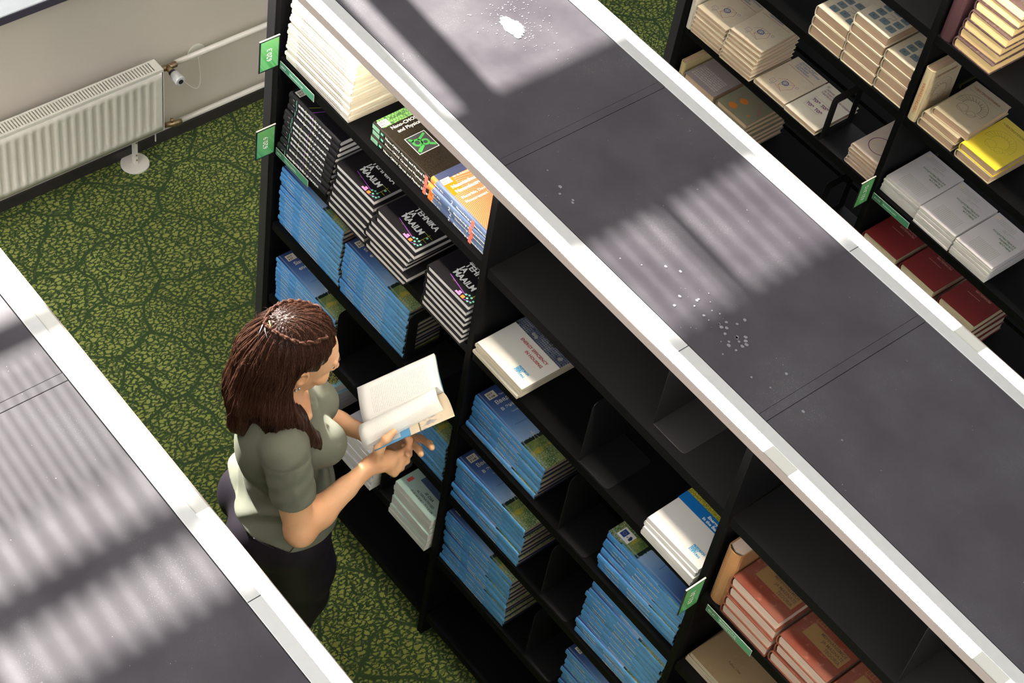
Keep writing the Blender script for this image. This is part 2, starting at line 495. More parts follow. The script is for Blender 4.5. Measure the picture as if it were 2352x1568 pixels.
def cover_sky(name, h, w, flip=False):
    """blue photo cover: dark sky paling to the horizon, tree line, flowering meadow at the foot"""
    m, nt, b = new_mat(name); n = N(nt); v = n.obj(); x, y, z = n.xyz(v)
    if flip: y = n.m('SUBTRACT', h, y)
    t = n.m('DIVIDE', y, h)
    sky = n.ramp(t, [(.33, (.36, .50, .74)), (.48, (.20, .36, .64)), (.64, (.10, .21, .48)), (.82, (.05, .10, .29)), (1, (.025, .045, .16))])
    cl = n.noise(n.comb(n.m('MULTIPLY', x, 22), n.m('MULTIPLY', y, 40), 0.0), 1.0, 4)
    sky = n.mix(n.m('MULTIPLY', n.mapr(cl, .55, .75), n.mapr(t, .52, .36, 0, .35)), sky, (.6, .5, .6, 1))
    fl = n.noise(v, 330, 3, .75); pat = n.noise(v, 30, 3)
    mead = n.mix(n.mapr(pat, .35, .65), (.05, .12, .025, 1), (.22, .27, .07, 1))
    mead = n.mix(n.m('MULTIPLY', n.mapr(fl, .52, .62), n.mapr(t, .28, .08, .2, .85)), mead, (.66, .74, .62, 1))
    mead = n.mix(n.m('MULTIPLY', n.m('LESS_THAN', n.m('ABSOLUTE', n.m('SUBTRACT', t, .20)), .025), n.mapr(pat, .45, .6)), mead, (.45, .36, .05, 1))
    trees = n.noise(n.comb(n.m('MULTIPLY', x, 160), 0.0, 0.0), 1.0, 4, .7)
    ttop = n.m('MULTIPLY_ADD', trees, .07, .318)
    c = n.mix(n.m('LESS_THAN', t, ttop), sky, (.012, .022, .018, 1))
    c = n.mix(n.m('LESS_THAN', t, .315), c, mead)
    # power line
    ln = n.m('LESS_THAN', n.m('ABSOLUTE', n.m('SUBTRACT', n.m('MULTIPLY_ADD', x, .12, t), .545)), .004)
    c = n.mix(n.m('MULTIPLY', n.m('MULTIPLY', ln, n.m('GREATER_THAN', x, .03)), .55), c, (.02, .06, .22, 1))
    # spine: plain blue, the meadow only wraps round at the foot
    nrm = n.node('ShaderNodeNewGeometry').outputs['Normal']
    spn = n.m('LESS_THAN', x, .0045)
    blue = n.mix(n.mapr(t, .1, .95), (.115, .36, .70, 1), (.07, .28, .64, 1))
    foot = n.mix(n.m('LESS_THAN', t, .165), blue, (.02, .035, .04, 1))
    foot = n.mix(n.m('MULTIPLY', n.m('LESS_THAN', t, .15), n.mapr(fl, .45, .6)), foot, (.45, .58, .5, 1))
    band = n.m('LESS_THAN', n.m('ABSOLUTE', n.m('SUBTRACT', z, .0045)), .0022)
    foot = n.mix(band, blue, foot)
    c = n.mix(spn, c, foot)
    hin = n.m('MULTIPLY', n.m('LESS_THAN', n.m('ABSOLUTE', n.m('SUBTRACT', x, .011)), .002), .35)
    c = n.mix(hin, c, (.35, .55, .8, 1))
    if not flip: c = n.mix(n.m('MULTIPLY', n.m('LESS_THAN', z, .006), n.m('GREATER_THAN', x, .0045)), c, (.012, .022, .06, 1))
    n.lk(c, b.inputs['Base Color']); b.inputs['Roughness'].default_value = .28
    return m

BK = {}
def book_meshes(key, w, h, t, hard, cov, page, rnd=.5):
    """spine along y at x=0, foot at y=0, bottom at z=0"""
    if key in BK: return BK[key]
    c = .0026 if hard else .0005
    ov = .0035 if hard else .0
    # outline of the cover in x-z: C shape with a rounded spine
    r = t / 2; bul = r * rnd
    out = []; inn = []
    K = 7
    for i in range(K + 1):
        a = math.pi / 2 + math.pi * i / K
        out.append((bul + bul * math.cos(a) - 0.0, r + r * math.sin(a)))
        inn.append((bul + c * .3 + (bul) * math.cos(a) + c * .7, r + (r - c) * math.sin(a)))
    poly = [(w, t)] + out + [(w, 0), (w, c)] + inn[::-1] + [(w, t - c)]
    m = MB()
    k = len(m.v); nn = len(poly)
    m.v += [(p[0], 0, p[1]) for p in poly] + [(p[0], h, p[1]) for p in poly]
    for i in range(nn):
        j = (i + 1) % nn
        m.f.append((k + i, k + j, k + nn + j, k + nn + i)); m.mi.append(0)
    # end faces as quads between outer and inner outline
    O = [0] + list(range(1, K + 2)) + [K + 2]; I = [nn - 1] + list(range(nn - 2, nn - 2 - (K + 1), -1)) + [K + 3]
    for e in (0, nn):
        for i in range(len(O) - 1):
            m.f.append((e + O[i], e + O[i + 1], e + I[i + 1], e + I[i])); m.mi.append(0)
    cm = m.mesh('cover', cov)
    p = MB()
    xi = bul + c + .0004
    zs = c + .0002
    pr = [(xi, zs), (w - ov, zs), (w - ov, t - zs), (xi, t - zs)]
    if rnd: pr.append((xi - bul * .55, t / 2))
    p.prism(pr, 1, ov, h - ov)
    BK[key] = (cm, p.mesh('page_block', page))
    return BK[key]

ORD = ['top', 'second', 'third', 'fourth', 'fifth', 'sixth', 'seventh', 'eighth', 'ninth', 'tenth', 'eleventh', 'twelfth',
       'thirteenth', 'fourteenth', 'fifteenth', 'sixteenth', 'seventeenth', 'eighteenth', 'nineteenth', 'twentieth',
       'twenty-first', 'twenty-second', 'twenty-third', 'twenty-fourth', 'twenty-fifth', 'twenty-sixth']

DES = {}
def design(key, **kw): DES[key] = kw

def stack(des, n, x, y, z, ori, where, group, jit=.0025, rot=.8, seed=0, drift=(0, 0), tilt=0.0, name='book', spread=None, toptitle=True):
    """pile of n books; (x, y) = front left corner of the pile; ori 'S' = spine to the front, 'B' = foot to the front"""
    d = DES[des]; rr = random.Random(seed * 31 + n)
    w, h, t = d['w'], d['h'], d['t']
    cm, pm = book_meshes(des, w, h, t, d.get('hard', True), d['cov'], PG[d['page']], d.get('rnd', .5))
    made = []
    for i in range(n):
        k = n - 1 - i
        ordn = ORD[k] if k < n - 1 or n == 1 else 'bottom'
        if k == 0: lab = '%s, topmost in %s' % (d['desc'], where)
        elif ordn == 'bottom': lab = '%s, lowest in %s' % (d['desc'], where)
        else: lab = '%s, %s from top in %s' % (d['desc'], ordn, where)
        if n == 1: lab = '%s, %s' % (d['desc'], where)
        jx, jy, jr = rr.uniform(-jit, jit), rr.uniform(-jit, jit), math.radians(rr.uniform(-rot, rot))
        if spread: jx += spread[min(i, len(spread) - 1)][0]; jy += spread[min(i, len(spread) - 1)][1]; jr += math.radians(spread[min(i, len(spread) - 1)][2] if len(spread[min(i, len(spread) - 1)]) > 2 else 0)
        o = thing(name, lab, 'book', (0, 0, 0), 0, group)
        bx, by, bz = x + jx + drift[0] * i, y + jy + drift[1] * i, z + .0004 + i * (t + .0003)
        if ori == 'S': o.location = (bx + h, by, bz); o.rotation_euler = (0, 0, math.pi / 2 + jr)
        elif ori == 'R': o.location = (bx + w, by + h, bz); o.rotation_euler = (0, 0, math.pi + jr)
        else: o.location = (bx, by, bz); o.rotation_euler = (0, 0, jr)
        link(bpy.data.objects.new('cover', cm), o)
        link(bpy.data.objects.new('page_block', pm), o)
        if d.get('spine_fn'): d['spine_fn'](o, d)
        if k == 0 and d.get('top_fn') and toptitle: d['top_fn'](o, d)
        made.append(o)
    return made

def upright(des, x, y, z, lab, group=None, rz=0.0, lean=0.0):
    """book standing, spine to the front, cover facing +x"""
    d = DES[des]
    cm, pm = book_meshes(des, d['w'], d['h'], d['t'], d.get('hard', True), d['cov'], PG[d['page']], d.get('rnd', .5))
    o = thing('book', lab, 'book', (x, y, z + .0004), rz, group)
    # canonical: x->+y (into the shelf), y->+z (up), z->+x
    M = Matrix(((0, 0, 1), (1, 0, 0), (0, 1, 0))).to_4x4()
    o.matrix_world = Matrix.Translation((x, y, z + .0004)) @ Matrix.Rotation(rz, 4, 'Z') @ Matrix.Rotation(lean, 4, 'Y') @ M
    link(bpy.data.objects.new('cover', cm), o); link(bpy.data.objects.new('page_block', pm), o)
    if d.get('spine_fn'): d['spine_fn'](o, d)
    if d.get('top_fn'): d['top_fn'](o, d)
    return o

Xp, Yp, Zp = (1, 0, 0), (0, 1, 0), (0, 0, 1)
def spine_text(o, d, s, size, mat, y, bold=0.02, sx=1.0, zc=None):
    text('spine_lettering', s, size, mat, o, (-.0004 - .0002, y, (zc if zc is not None else d['t'] / 2) - size * .35), (0, -1, 0), Zp, bold=bold, sx=sx)
def top_text(o, d, s, size, mat, x, y, bold=0.0, sx=1.0, align='LEFT', line=1.0, name='title_lettering', space=1.0, italic=0.0):
    text(name, s, size, mat, o, (x, y, d['t'] + .0006), Xp, Yp, align=align, bold=bold, sx=sx, line=line, space=space, italic=italic)
def decal(o, d, name, mat, polys, dz=.0003):
    m = MB()
    for p in polys: m.poly([(q[0], q[1], 0) for q in p])
    ob = m.obj(name, mat, o); ob.location.z = d['t'] + dz
    # faces up
    me = ob.data
    if len(polys) > 1: ob['kind'] = 'stuff'
    if me.polygons[0].normal.z < 0: me.flip_normals()
    return ob
def rect(x0, x1, y0, y1): return [(x0, y0), (x1, y0), (x1, y1), (x0, y1)]
def seg2(a, b, w):
    d = Vector((b[0] - a[0], b[1] - a[1])); d.normalize(); p = Vector((-d.y, d.x)) * w / 2
    return [(a[0] - p.x, a[1] - p.y), (b[0] - p.x, b[1] - p.y), (b[0] + p.x, b[1] + p.y), (a[0] + p.x, a[1] + p.y)]
def circ(x, y, r, n=14, ry=None): return [(x + r * math.cos(2 * math.pi * i / n), y + (ry or r) * math.sin(2 * math.pi * i / n)) for i in range(n)]
def ring(x, y, r, w, n=28, a0=0, a1=2 * math.pi):
    P = []
    for i in range(n):
        a, b = a0 + (a1 - a0) * i / n, a0 + (a1 - a0) * (i + 1) / n
        P.append([(x + (r - w / 2) * math.cos(a), y + (r - w / 2) * math.sin(a)), (x + (r + w / 2) * math.cos(a), y + (r + w / 2) * math.sin(a)),
                  (x + (r + w / 2) * math.cos(b), y + (r + w / 2) * math.sin(b)), (x + (r - w / 2) * math.cos(b), y + (r - w / 2) * math.sin(b))])
    return P
def sticker(o, d, x, y, l1, l2, w=.030, h=.024, mat=None, rot=0):
    decal(o, d, 'shelf_mark_sticker', mat or M_STK, [rect(x, x + w, y, y + h)], .0008)
    top = d['t'] + .0012
    text('sticker_lettering', l1, h * .42, M_INK, o, (x + w * .12, y + h * .55, top), Xp, Yp, bold=.03, sx=.8)
    text('sticker_lettering', l2, h * .42, M_INK, o, (x + w * .12, y + h * .12, top), Xp, Yp, bold=.03, sx=.8)

# --- blue energy textbooks
def sp_ee(o, d):
    spine_text(o, d, 'Endel Risthein', .0068, M_INKW, d['h'] - .030, .03)
    spine_text(o, d, 'Sissejuhatus energiatehnikasse', .0078, M_INKW, d['h'] - .105, .03)
def tp_ee(o, d):
    sticker(o, d, .022, d['h'] - .036, '620.9', 'R-57')
    top_text(o, d, 'Endel Risthein', .008, M_CREAMTXT, .055, d['h'] - .036)
    top_text(o, d, 'Sissejuhatus', .0195, M_CREAMTXT, .030, d['h'] - .058, .012)
    top_text(o, d, 'energiatehnikasse', .0195, M_CREAMTXT, .030, d['h'] - .082, .012)
    top_text(o, d, 'Tallinn 2007', .006, M_CREAMTXT, .050, d['h'] - .100)
    lp = [seg2((.046, .090), (.052, .122), .0008), seg2((.059, .090), (.052, .122), .0008), seg2((.045, .114), (.060, .114), .0007), seg2((.047, .107), (.058, .107), .0007)]
    decal(o, d, 'printed_pylon', M_CREAMTXT, lp)
design('ee', w=.21, h=.30, t=.0180, hard=True, cov=cover_sky('cover_blue_sky_estonian', .30, .21), page='tan', rnd=.35,
       desc='blue meadow-cover book', spine_fn=sp_ee, top_fn=tp_ee)
def sp_ru(o, d):
    spine_text(o, d, 'Эндель Ристхейн', .0066, M_INKW, d['h'] - .030, .03)
    spine_text(o, d, 'Введение в энергетику', .0078, M_INKW, d['h'] - .118, .03)
def tp_ru(o, d):
    sticker(o, d, .022, d['h'] - .036, '620.9', 'Р-548')
    top_text(o, d, 'Эндель Ристхейн', .008, M_CREAMTXT, .055, d['h'] - .036)
    top_text(o, d, 'Введение', .0185, M_CREAMTXT, .030, d['h'] - .058, .012)
    top_text(o, d, 'в энергетику', .0185, M_CREAMTXT, .030, d['h'] - .082, .012)
    top_text(o, d, 'Таллинн 2008', .006, M_CREAMTXT, .050, d['h'] - .100)
    lp = [seg2((.046, .090), (.052, .122), .0008), seg2((.059, .090), (.052, .122), .0008), seg2((.045, .114), (.060, .114), .0007), seg2((.047, .107), (.058, .107), .0007)]
    decal(o, d, 'printed_pylon', M_CREAMTXT, lp)
design('ru', w=.21, h=.298, t=.0232, hard=True, cov=cover_sky('cover_blue_sky_russian', .298, .21), page='tan', rnd=.42,
       desc='blue meadow-cover book', spine_fn=sp_ru, top_fn=tp_ru)
M_EU = plain('eu_flag_blue', (.02, .06, .35), .5); M_NAVY = plain('navy_print', (.02, .04, .14), .5)
def tp_eu(o, d):
    # back cover up: the meadow lies at the left, with a white EU box
    decal(o, d, 'eu_box', M_INKW, [rect(.012, .046, .242, .283)], .0004)
    decal(o, d, 'eu_flag', M_EU, [rect(.018, .040, .262, .279)], .0009)
    decal(o, d, 'eu_stars', plain('eu_star_yellow', (.8, .6, .05), .5), [circ(.029 + .0045 * math.cos(i * .5236), .2705 + .0045 * math.sin(i * .5236), .0007, 5) for i in range(12)], .0014)
    decal(o, d, 'region_map', M_NAVY, [[(.022, .245), (.031, .244), (.037, .249), (.035, .254), (.029, .253), (.021, .251)]], .0009)
    top_text(o, d, 'EL', .006, M_NAVY, .024, .2555, .03)
design('eu', w=.205, h=.30, t=.0045, hard=True, cov=cover_sky('cover_blue_back_up', .30, .205, True), page='cream', rnd=0,
       desc='blue book, flag-boxed back cover up', top_fn=tp_eu)

# --- black energy books
M_BLK = plain('cover_black', (.009, .008, .010), .42, spec=.25)
M_PUR = plain('print_purple', (.35, .08, .55), .5); M_MAG = plain('print_pink', (.75, .25, .55), .5)
M_ORG = plain('print_orange', (.9, .22, .03), .5); M_TEAL = plain('print_mint', (.18, .60, .42), .5)
M_OLV = plain('print_olive', (.35, .33, .05), .5)
def sp_en(o, d):
    t = d['t']
    spine_text(o, d, 'TTÜ', .0045, M_INKW, d['h'] - .020, .02)
    spine_text(o, d, 'ENERGIATEHNIKA JA MAAILM', .0112, M_INKW, d['h'] - .046, .06)
def sp_lines(o, d):
    m = MB()
    for k, (yy, mi) in enumerate(((.193, 0), (.150, 1), (.118, 2), (.105, 1))):
        m.box(-.0005, -.0001, yy - .001, yy + .001, .003, d['t'] - .003, mi)
    m.obj('spine_print', [M_TEAL, M_OLV, M_PUR], o)
def sp_en2(o, d): sp_en(o, d); sp_lines(o, d)
def tp_en(o, d):
    w, h = d['w'], d['h']
    for i, s in enumerate(('ENERGIA-', 'TEHNIKA', 'JA', 'MAAILM')):
        top_text(o, d, s, .0262, M_INKW, .058, .102 - i * .0212, .03, sx=.86)
    top_text(o, d, '1.0', .007, M_OLV, .078, .022)
    decal(o, d, 'print_lines_purple', M_PUR, [seg2((.060, .030), (.134, .018), .0018), seg2((.134, .018), (.142, .024), .0016), seg2((.146, .004), (.166, .014), .0016), seg2((.008, .130), (.062, .104), .0014)])
    decal(o, d, 'print_lines_olive', M_OLV, [seg2((.156, .024), (.156, .062), .0014), seg2((.140, .056), (.172, .056), .0014), seg2((.156, .036), (.172, .036), .0014), seg2((.01, .150), (.058, .122), .0012)])
    decal(o, d, 'print_dots', M_TEAL, [circ(.138, .020, .0034), circ(.146, .025, .0030), circ(.156, .024, .0032), circ(.150, .014, .003), circ(.158, .008, .003), circ(.166, .012, .003), circ(.160, .048, .0034), circ(.168, .020, .003)])
    decal(o, d, 'print_square', M_ORG, [rect(.134, .144, .003, .013)])
    decal(o, d, 'print_pink_bars', M_MAG, [rect(.112, .130, .003, .009), rect(.118, .128, .010, .016)])
    sticker(o, d, .012, h - .034, '620.9', 'E-57')
design('en', w=.174, h=.230, t=.0222, hard=True, cov=M_BLK, page='white', rnd=.35, desc='black white-lettered book', top_fn=tp_en)
design('ens', w=.174, h=.230, t=.0232, hard=True, cov=M_BLK, page='white', rnd=.6, desc='black spine-out book', spine_fn=sp_en2, top_fn=tp_en)

# --- cream books on the highest shelf
design('cr', w=.205, h=.285, t=.0122, hard=False, cov=cover_basic('cover_cream_paperback', (.66, .62, .52), (.68, .64, .55), rough=.5, stripes=(82, .035, .24)),
       page='cream', rnd=.25, desc='thin cream paperback')

# --- nano books
M_GRN = plain('print_green', (.05, .28, .06), .4)
def tp_nc(o, d):
    w, h = d['w'], d['h']
    mg, nt, b = new_mat('circuit_green_print'); n = N(nt)
    q = n.node('ShaderNodeTexVoronoi', feature='DISTANCE_TO_EDGE', distance='CHEBYCHEV'); n.lk(n.obj(), q.inputs['Vector']); q.inputs['Scale'].default_value = 120; q.inputs['Randomness'].default_value = .6
    n.lk(n.mix(n.m('LESS_THAN', q.outputs[0], .09), (.20, .42, .12, 1), (.05, .13, .04, 1)), b.inputs['Base Color'])
    decal(o, d, 'green_circuit_band', mg, [rect(.010, w, h - .033, h)])
    top_text(o, d, 'Nano-CMOS Circuit', .0155, M_CREAMTXT, .026, h - .049, .02)
    top_text(o, d, 'and Physical Design', .0155, M_CREAMTXT, .034, h - .067, .02)
    decal(o, d, 'picture_frame', M_CREAMTXT, [rect(.030, .095, .080, .146)])
    decal(o, d, 'picture_ground', M_INK, [rect(.0315, .0935, .0815, .1445)], .0006)
    decal(o, d, 'picture_molecules', M_GRN, ring(.052, .118, .011, .007, 12) + ring(.072, .110, .009, .006, 12) + [seg2((.036, .088), (.060, .104), .010), seg2((.038, .138), (.046, .126), .008), seg2((.078, .100), (.092, .090), .008), seg2((.060, .124), (.088, .138), .007)], .0009)
    sticker(o, d, .006, h - .030, '620.3', 'N-21', .030, .022)
def sp_nc(o, d):
    spine_text(o, d, 'Nano-CMOS Circuit and Physical Design', .0115, M_CREAMTXT, d['h'] - .055, .03)
    m = MB(); m.box(-.0005, -.0001, d['h'] - .030, d['h'] - .001, .003, d['t'] - .003, 0)
    m.box(-.0006, -.0001, d['h'] - .046, d['h'] - .036, .007, d['t'] - .007, 1)
    slip(o, d, .006)
    m.obj('spine_print', [plain('print_pale_green', (.22, .42, .28), .4), M_TEAL], o)
design('nc', w=.165, h=.240, t=.0208, hard=True, cov=plain('cover_brown_black', (.022, .017, .012), .25), page='cream', rnd=.35,
       desc='black textbook, green spine end', spine_fn=sp_nc, top_fn=tp_nc)
def cov_nt():
    m, nt, b = new_mat('cover_orange_rings'); n = N(nt); x, y, z = n.xyz(n.obj())
    r = n.m('SQRT', n.m('ADD', n.m('POWER', n.m('SUBTRACT', x, .15), 2), n.m('POWER', n.m('SUBTRACT', y, .02), 2)))
    r2 = n.m('SQRT', n.m('ADD', n.m('POWER', n.m('SUBTRACT', x, .12), 2), n.m('POWER', n.m('SUBTRACT', y, .16), 2)))
    wv = n.m('MULTIPLY', n.m('SINE', n.m('MULTIPLY', r, 1500)), n.m('SINE', n.m('MULTIPLY', r2, 900)))
    c = n.mix(n.m('GREATER_THAN', wv, .12), (.78, .15, .035, 1), (.72, .32, .20, 1))
    c = n.mix(n.m('MULTIPLY', n.m('LESS_THAN', x, .045), n.m('GREATER_THAN', y, .15)), c, (.9, .19, .01, 1))
    nav = n.mix(n.noise(n.comb(n.m('MULTIPLY', x, 300), n.m('MULTIPLY', y, 14), n.m('MULTIPLY', z, 300)), 1.0, 3), (.02, .04, .12, 1), (.20, .27, .42, 1))
    c = n.mix(n.m('LESS_THAN', x, .009), c, nav)
    c = n.mix(n.m('MULTIPLY', n.m('GREATER_THAN', y, .206), n.m('GREATER_THAN', x, .009)), c, (.05, .06, .12, 1))
    c = n.mix(n.m('MULTIPLY', n.m('GREATER_THAN', y, .212), n.m('LESS_THAN', x, .009)), c, (.85, .22, .05, 1))
    n.lk(c, b.inputs['Base Color']); b.inputs['Roughness'].default_value = .25
    return m
M_SLIP = plain('paper_slip_coral', (.80, .17, .12), .6)
def slip(o, d, y):
    m = MB(); t = d['t']; m.box(-.0016, -.0006, y, y + .011, .0005, t - .0002)
    m.obj('paper_slip', M_SLIP, o)
def sp_nt(o, d):
    slip(o, d, .050)
    spine_text(o, d, 'Fahrner (Ed.)', .0070, M_CREAMTXT, d['h'] - .016, .02)
    text('spine_lettering', '2', .017, M_CREAMTXT, o, (-.0006, d['h'] - .086, .003), (0, -1, 0), Zp, bold=.01)
    spine_text(o, d, 'Nanotechnology and Nanoelectronics', .0098, M_CREAMTXT, d['h'] - .108, .03, .82)
def tp_nt(o, d):
    h = d['h']
    top_text(o, d, 'W. R. Fahrner (Ed.)', .0085, M_CREAMTXT, .048, h - .032)
    top_text(o, d, 'Nanotechnology and', .0155, M_CREAMTXT, .022, h - .062, .045)
    top_text(o, d, 'Nanoelectronics', .0155, M_CREAMTXT, .022, h - .080, .045)
    top_text(o, d, 'Materials, Devices,', .0125, M_CREAMTXT, .022, h - .103, .015)
    top_text(o, d, 'Measurement Techniques', .0125, M_CREAMTXT, .022, h - .120, .015)
    sticker(o, d, .010, h - .042, '620.3', 'N-21', .028, .020)
design('nt', w=.155, h=.232, t=.0212, hard=True, cov=cov_nt(), page='cream', rnd=.4, desc='orange book, navy spine', spine_fn=sp_nt, top_fn=tp_nt)

# --- white covers
M_RED = plain('print_red', (.45, .03, .03), .5); M_CYA = plain('print_cyan', (.04, .35, .62), .5)
def mat_city():
    m, nt, b = new_mat('housing_photo_print'); n = N(nt); x, y, z = n.xyz(n.obj())
    bx = n.m('LESS_THAN', n.m('FRACT', n.m('MULTIPLY', x, 170)), .55); by = n.m('LESS_THAN', n.m('FRACT', n.m('MULTIPLY', y, 140)), .5)
    win = n.m('MULTIPLY', bx, by)
    big = n.noise(n.obj(), 22, 2)
    c = n.mix(win, n.mix(n.mapr(big, .4, .6), (.25, .27, .33, 1), (.10, .12, .20, 1)), (.02, .025, .04, 1))
    c = n.mix(n.mapr(n.noise(n.obj(), 60, 4, .7), .54, .60), c, (.03, .035, .03, 1))
    c = n.mix(n.m('MULTIPLY', n.m('GREATER_THAN', big, .64), .45), c, (.62, .58, .45, 1))
    n.lk(c, b.inputs['Base Color']); b.inputs['Roughness'].default_value = .3
    return m
def fes(o, d, x, y):
    for i, s in enumerate(('FRIEDRICH', 'EBERT', 'STIFTUNG')):
        top_text(o, d, s, .0095, M_CYA, x, y - i * .0078, .045, sx=.85, name='publisher_lettering')
def tp_ef(o, d):
    decal(o, d, 'housing_photo', mat_city(), [rect(.0, d['w'], .128, d['h'])])
    for i, s in enumerate(('ENERGY EFFICIENCY', 'IN HOUSING')):
        top_text(o, d, s, .0135, M_RED, .160, .102 - i * .0185, .02, align='RIGHT', sx=.85)
    fes(o, d, .122, .040)
CW = cover_basic('cover_white_paperback', (.82, .79, .73), (.80, .75, .66), rough=.4)
design('ef', w=.187, h=.245, t=.0106, hard=False, cov=CW, page='cream', rnd=.3, desc='white housing paperback', top_fn=tp_ef)
def mat_field():
    m, nt, b = new_mat('yellow_field_print'); n = N(nt)
    n.lk(n.mix(n.mapr(n.noise(n.obj(), 260, 4, .75), .42, .58), (.10, .13, .02, 1), (.60, .50, .05, 1)), b.inputs['Base Color']); b.inputs['Roughness'].default_value = .35
    return m
def tp_ep(o, d):
    decal(o, d, 'blue_title_band', plain('print_royal_blue', (.01, .17, .52), .35), [rect(0, d['w'], .104, .137)])
    decal(o, d, 'field_photo', mat_field(), [rect(0, d['w'], .137, d['h'])])
    top_text(o, d, 'Energy Policy', .0125, M_INKW, .088, .122, .035, name='title_lettering')
    top_text(o, d, 'in the Baltic States', .0125, M_INKW, .082, .109, .035, name='title_lettering')
    fes(o, d, .126, .036)
design('ep', w=.186, h=.245, t=.0172, hard=False, cov=cover_basic('cover_white_baltic', (.78, .76, .73), (.80, .77, .72), rough=.4), page='white', rnd=.3, desc='white blue-banded paperback', top_fn=tp_ep)
M_WAT = plain('print_lake_photo', (.06, .10, .20), .3, 0, .5, 30)
CALT = cover_basic('cover_pale_green', (.40, .56, .50), (.42, .58, .52), (.42, .58, .52), rough=.45)
def tp_alt(o, d):
    decal(o, d, 'red_tab', plain('print_coral', (.70, .09, .09), .5), [rect(.014, .026, .030, .052)])
    decal(o, d, 'lake_photo', M_WAT, [rect(.040, .160, .064, .120)])
    decal(o, d, 'swan', M_INKW, [circ(.140, .072, .012, 12, .006)], .0006)
    top_text(o, d, 'III OSA', .0125, M_INK, .104, .044, .02, align='CENTER', italic=.3)
    top_text(o, d, 'ALTERNATIIVSED', .0105, M_INK, .104, .030, .01, align='CENTER', italic=.3)
    top_text(o, d, 'SUSI HÜDRO TUULVIK', .0105, M_INK, .104, .016, .01, align='CENTER', italic=.3)
design('alt', w=.178, h=.240, t=.0222, hard=False, cov=CALT, page='white', rnd=.1, desc='pale green-covered book', top_fn=tp_alt)
def tp_tuul(o, d):
    top_text(o, d, 'II OSA', .013, M_INK, .088, .046, .03, align='CENTER', italic=.3)
    top_text(o, d, 'TUULEENERGIA', .011, M_INK, .088, .030, .01, align='CENTER', italic=.3)
design('tu', w=.178, h=.240, t=.0205, hard=False, cov=cover_basic('cover_pale_lilac', (.58, .57, .64), rough=.45), page='white', rnd=.1, desc='pale lilac-covered book', top_fn=tp_tuul)
def mat_plant():
    m, nt, b = new_mat('cyan_plant_cover'); n = N(nt); v = n.obj(); x, y, z = n.xyz(v)
    c = n.mix(n.mapr(y, .05, .25), (.28, .62, .76, 1), (.10, .40, .66, 1))
    dd = n.m('SQRT', n.m('ADD', n.m('POWER', n.m('SUBTRACT', x, .13), 2), n.m('POWER', n.m('SUBTRACT', y, .075), 2)))
    f = n.m('LESS_THAN', n.m('ADD', dd, n.m('MULTIPLY', n.noise(v, 120, 4, .75), .05)), .062)
    c = n.mix(f, c, n.mix(n.mapr(n.noise(v, 200, 2), .45, .55), (.03, .04, .07, 1), (.50, .48, .12, 1)))
    c = n.mix(n.m('LESS_THAN', y, .022), c, (.45, .45, .34, 1))
    n.lk(c, b.inputs['Base Color']); b.inputs['Roughness'].default_value = .3
    return m
design('pl', w=.178, h=.250, t=.0205, hard=False, cov=mat_plant(), page='white', rnd=.1, desc='cyan plant-cover book')

# --- old brown and cream books of the third bay and the far case
M_GOLD = plain('print_old_gold', (.24, .14, .055), .5); M_DKTX = plain('print_sepia', (.10, .06, .04), .6)
def tp_meh(o, d):
    decal(o, d, 'gilt_title_plate', M_GOLD, [rect(.030, .150, .048, .092)])
    for i, s in enumerate(('MEHHANISMIDE', 'JA MASINATE', 'TEOORIA')):
        top_text(o, d, s, .0135, M_DKTX, .144, .080 - i * .0135, .01, align='RIGHT', sx=.85)
    decal(o, d, 'stamped_ornament', M_GOLD, [seg2((.03 + i * .009, .100), (.03 + i * .009, .128), .0018) for i in range(4)] + [seg2((.026, .1), (.062, .1), .0018)])
design('meh', w=.160, h=.215, t=.0385, hard=True, cov=cover_basic('cover_worn_russet', (.17, .030, .014), (.34, .11, .06), rough=.4, wear=.2, wearcol=(.42, .17, .10)), page='pink', rnd=.3,
       desc='russet gilt-plate hardback', top_fn=tp_meh)
design('tanb', w=.150, h=.215, t=.046, hard=True, cov=cover_basic('cover_tan_cloth', (.42, .20, .07), rough=.65, wear=.15, wearcol=(.5, .3, .15)), page='pink', rnd=.6, desc='thick tan cloth book')
def tp_brn(o, d):
    top_text(o, d, 'Tallinn 1986', .009, M_DKTX, .075, .060, .01)
    top_text(o, d, 'Teoreetiline mehaanika', .010, M_DKTX, .070, .150, .01)
design('brn', w=.200, h=.205, t=.014, hard=False, cov=cover_basic('cover_brown_card', (.34, .23, .12), rough=.7, wear=.2, wearcol=(.42, .30, .18)), page='cream', rnd=.1, desc='brown card-covered report', top_fn=tp_brn)

CRM = (.72, .62, .47)
def circuit(o, d, ox, oy, k=1.0, both=True):
    R_ = [seg2((0, .03), (.02, .055), .0011), seg2((.02, .055), (.055, .055), .0011), seg2((.055, .055), (.062, .03), .0011), seg2((.062, .03), (.045, -.005), .0011), seg2((.045, -.005), (.02, .01), .0011), seg2((.02, .055), (.02, .01), .0011), seg2((.02, .01), (.055, .055), .0011), seg2((.0, .03), (.02, .055), .0011), seg2((-.01, .008), (.05, -.006), .0009)]
    B_ = ring(.030, .034, .0105, .004, 20) + ring(.030, .034, .005, .002, 10) + [seg2((-.012, .0), (.006, .0), .001), seg2((-.012, .018), (.006, .018), .001), seg2((-.012, .0), (-.012, .018), .001), seg2((.006, .0), (.006, .018), .001)] + ring(.068, .052, .005, .0012, 12) + ring(.002, -.006, .004, .001, 10)
    def sh(P): return [[(ox + x * k, oy + y * k) for x, y in p] for p in P]
    decal(o, d, 'circuit_print_red', plain('print_dull_red', (.40, .07, .06), .6), sh(R_))
    decal(o, d, 'circuit_print_blue', plain('print_dull_blue', (.08, .13, .32), .6), sh(B_), .0006)
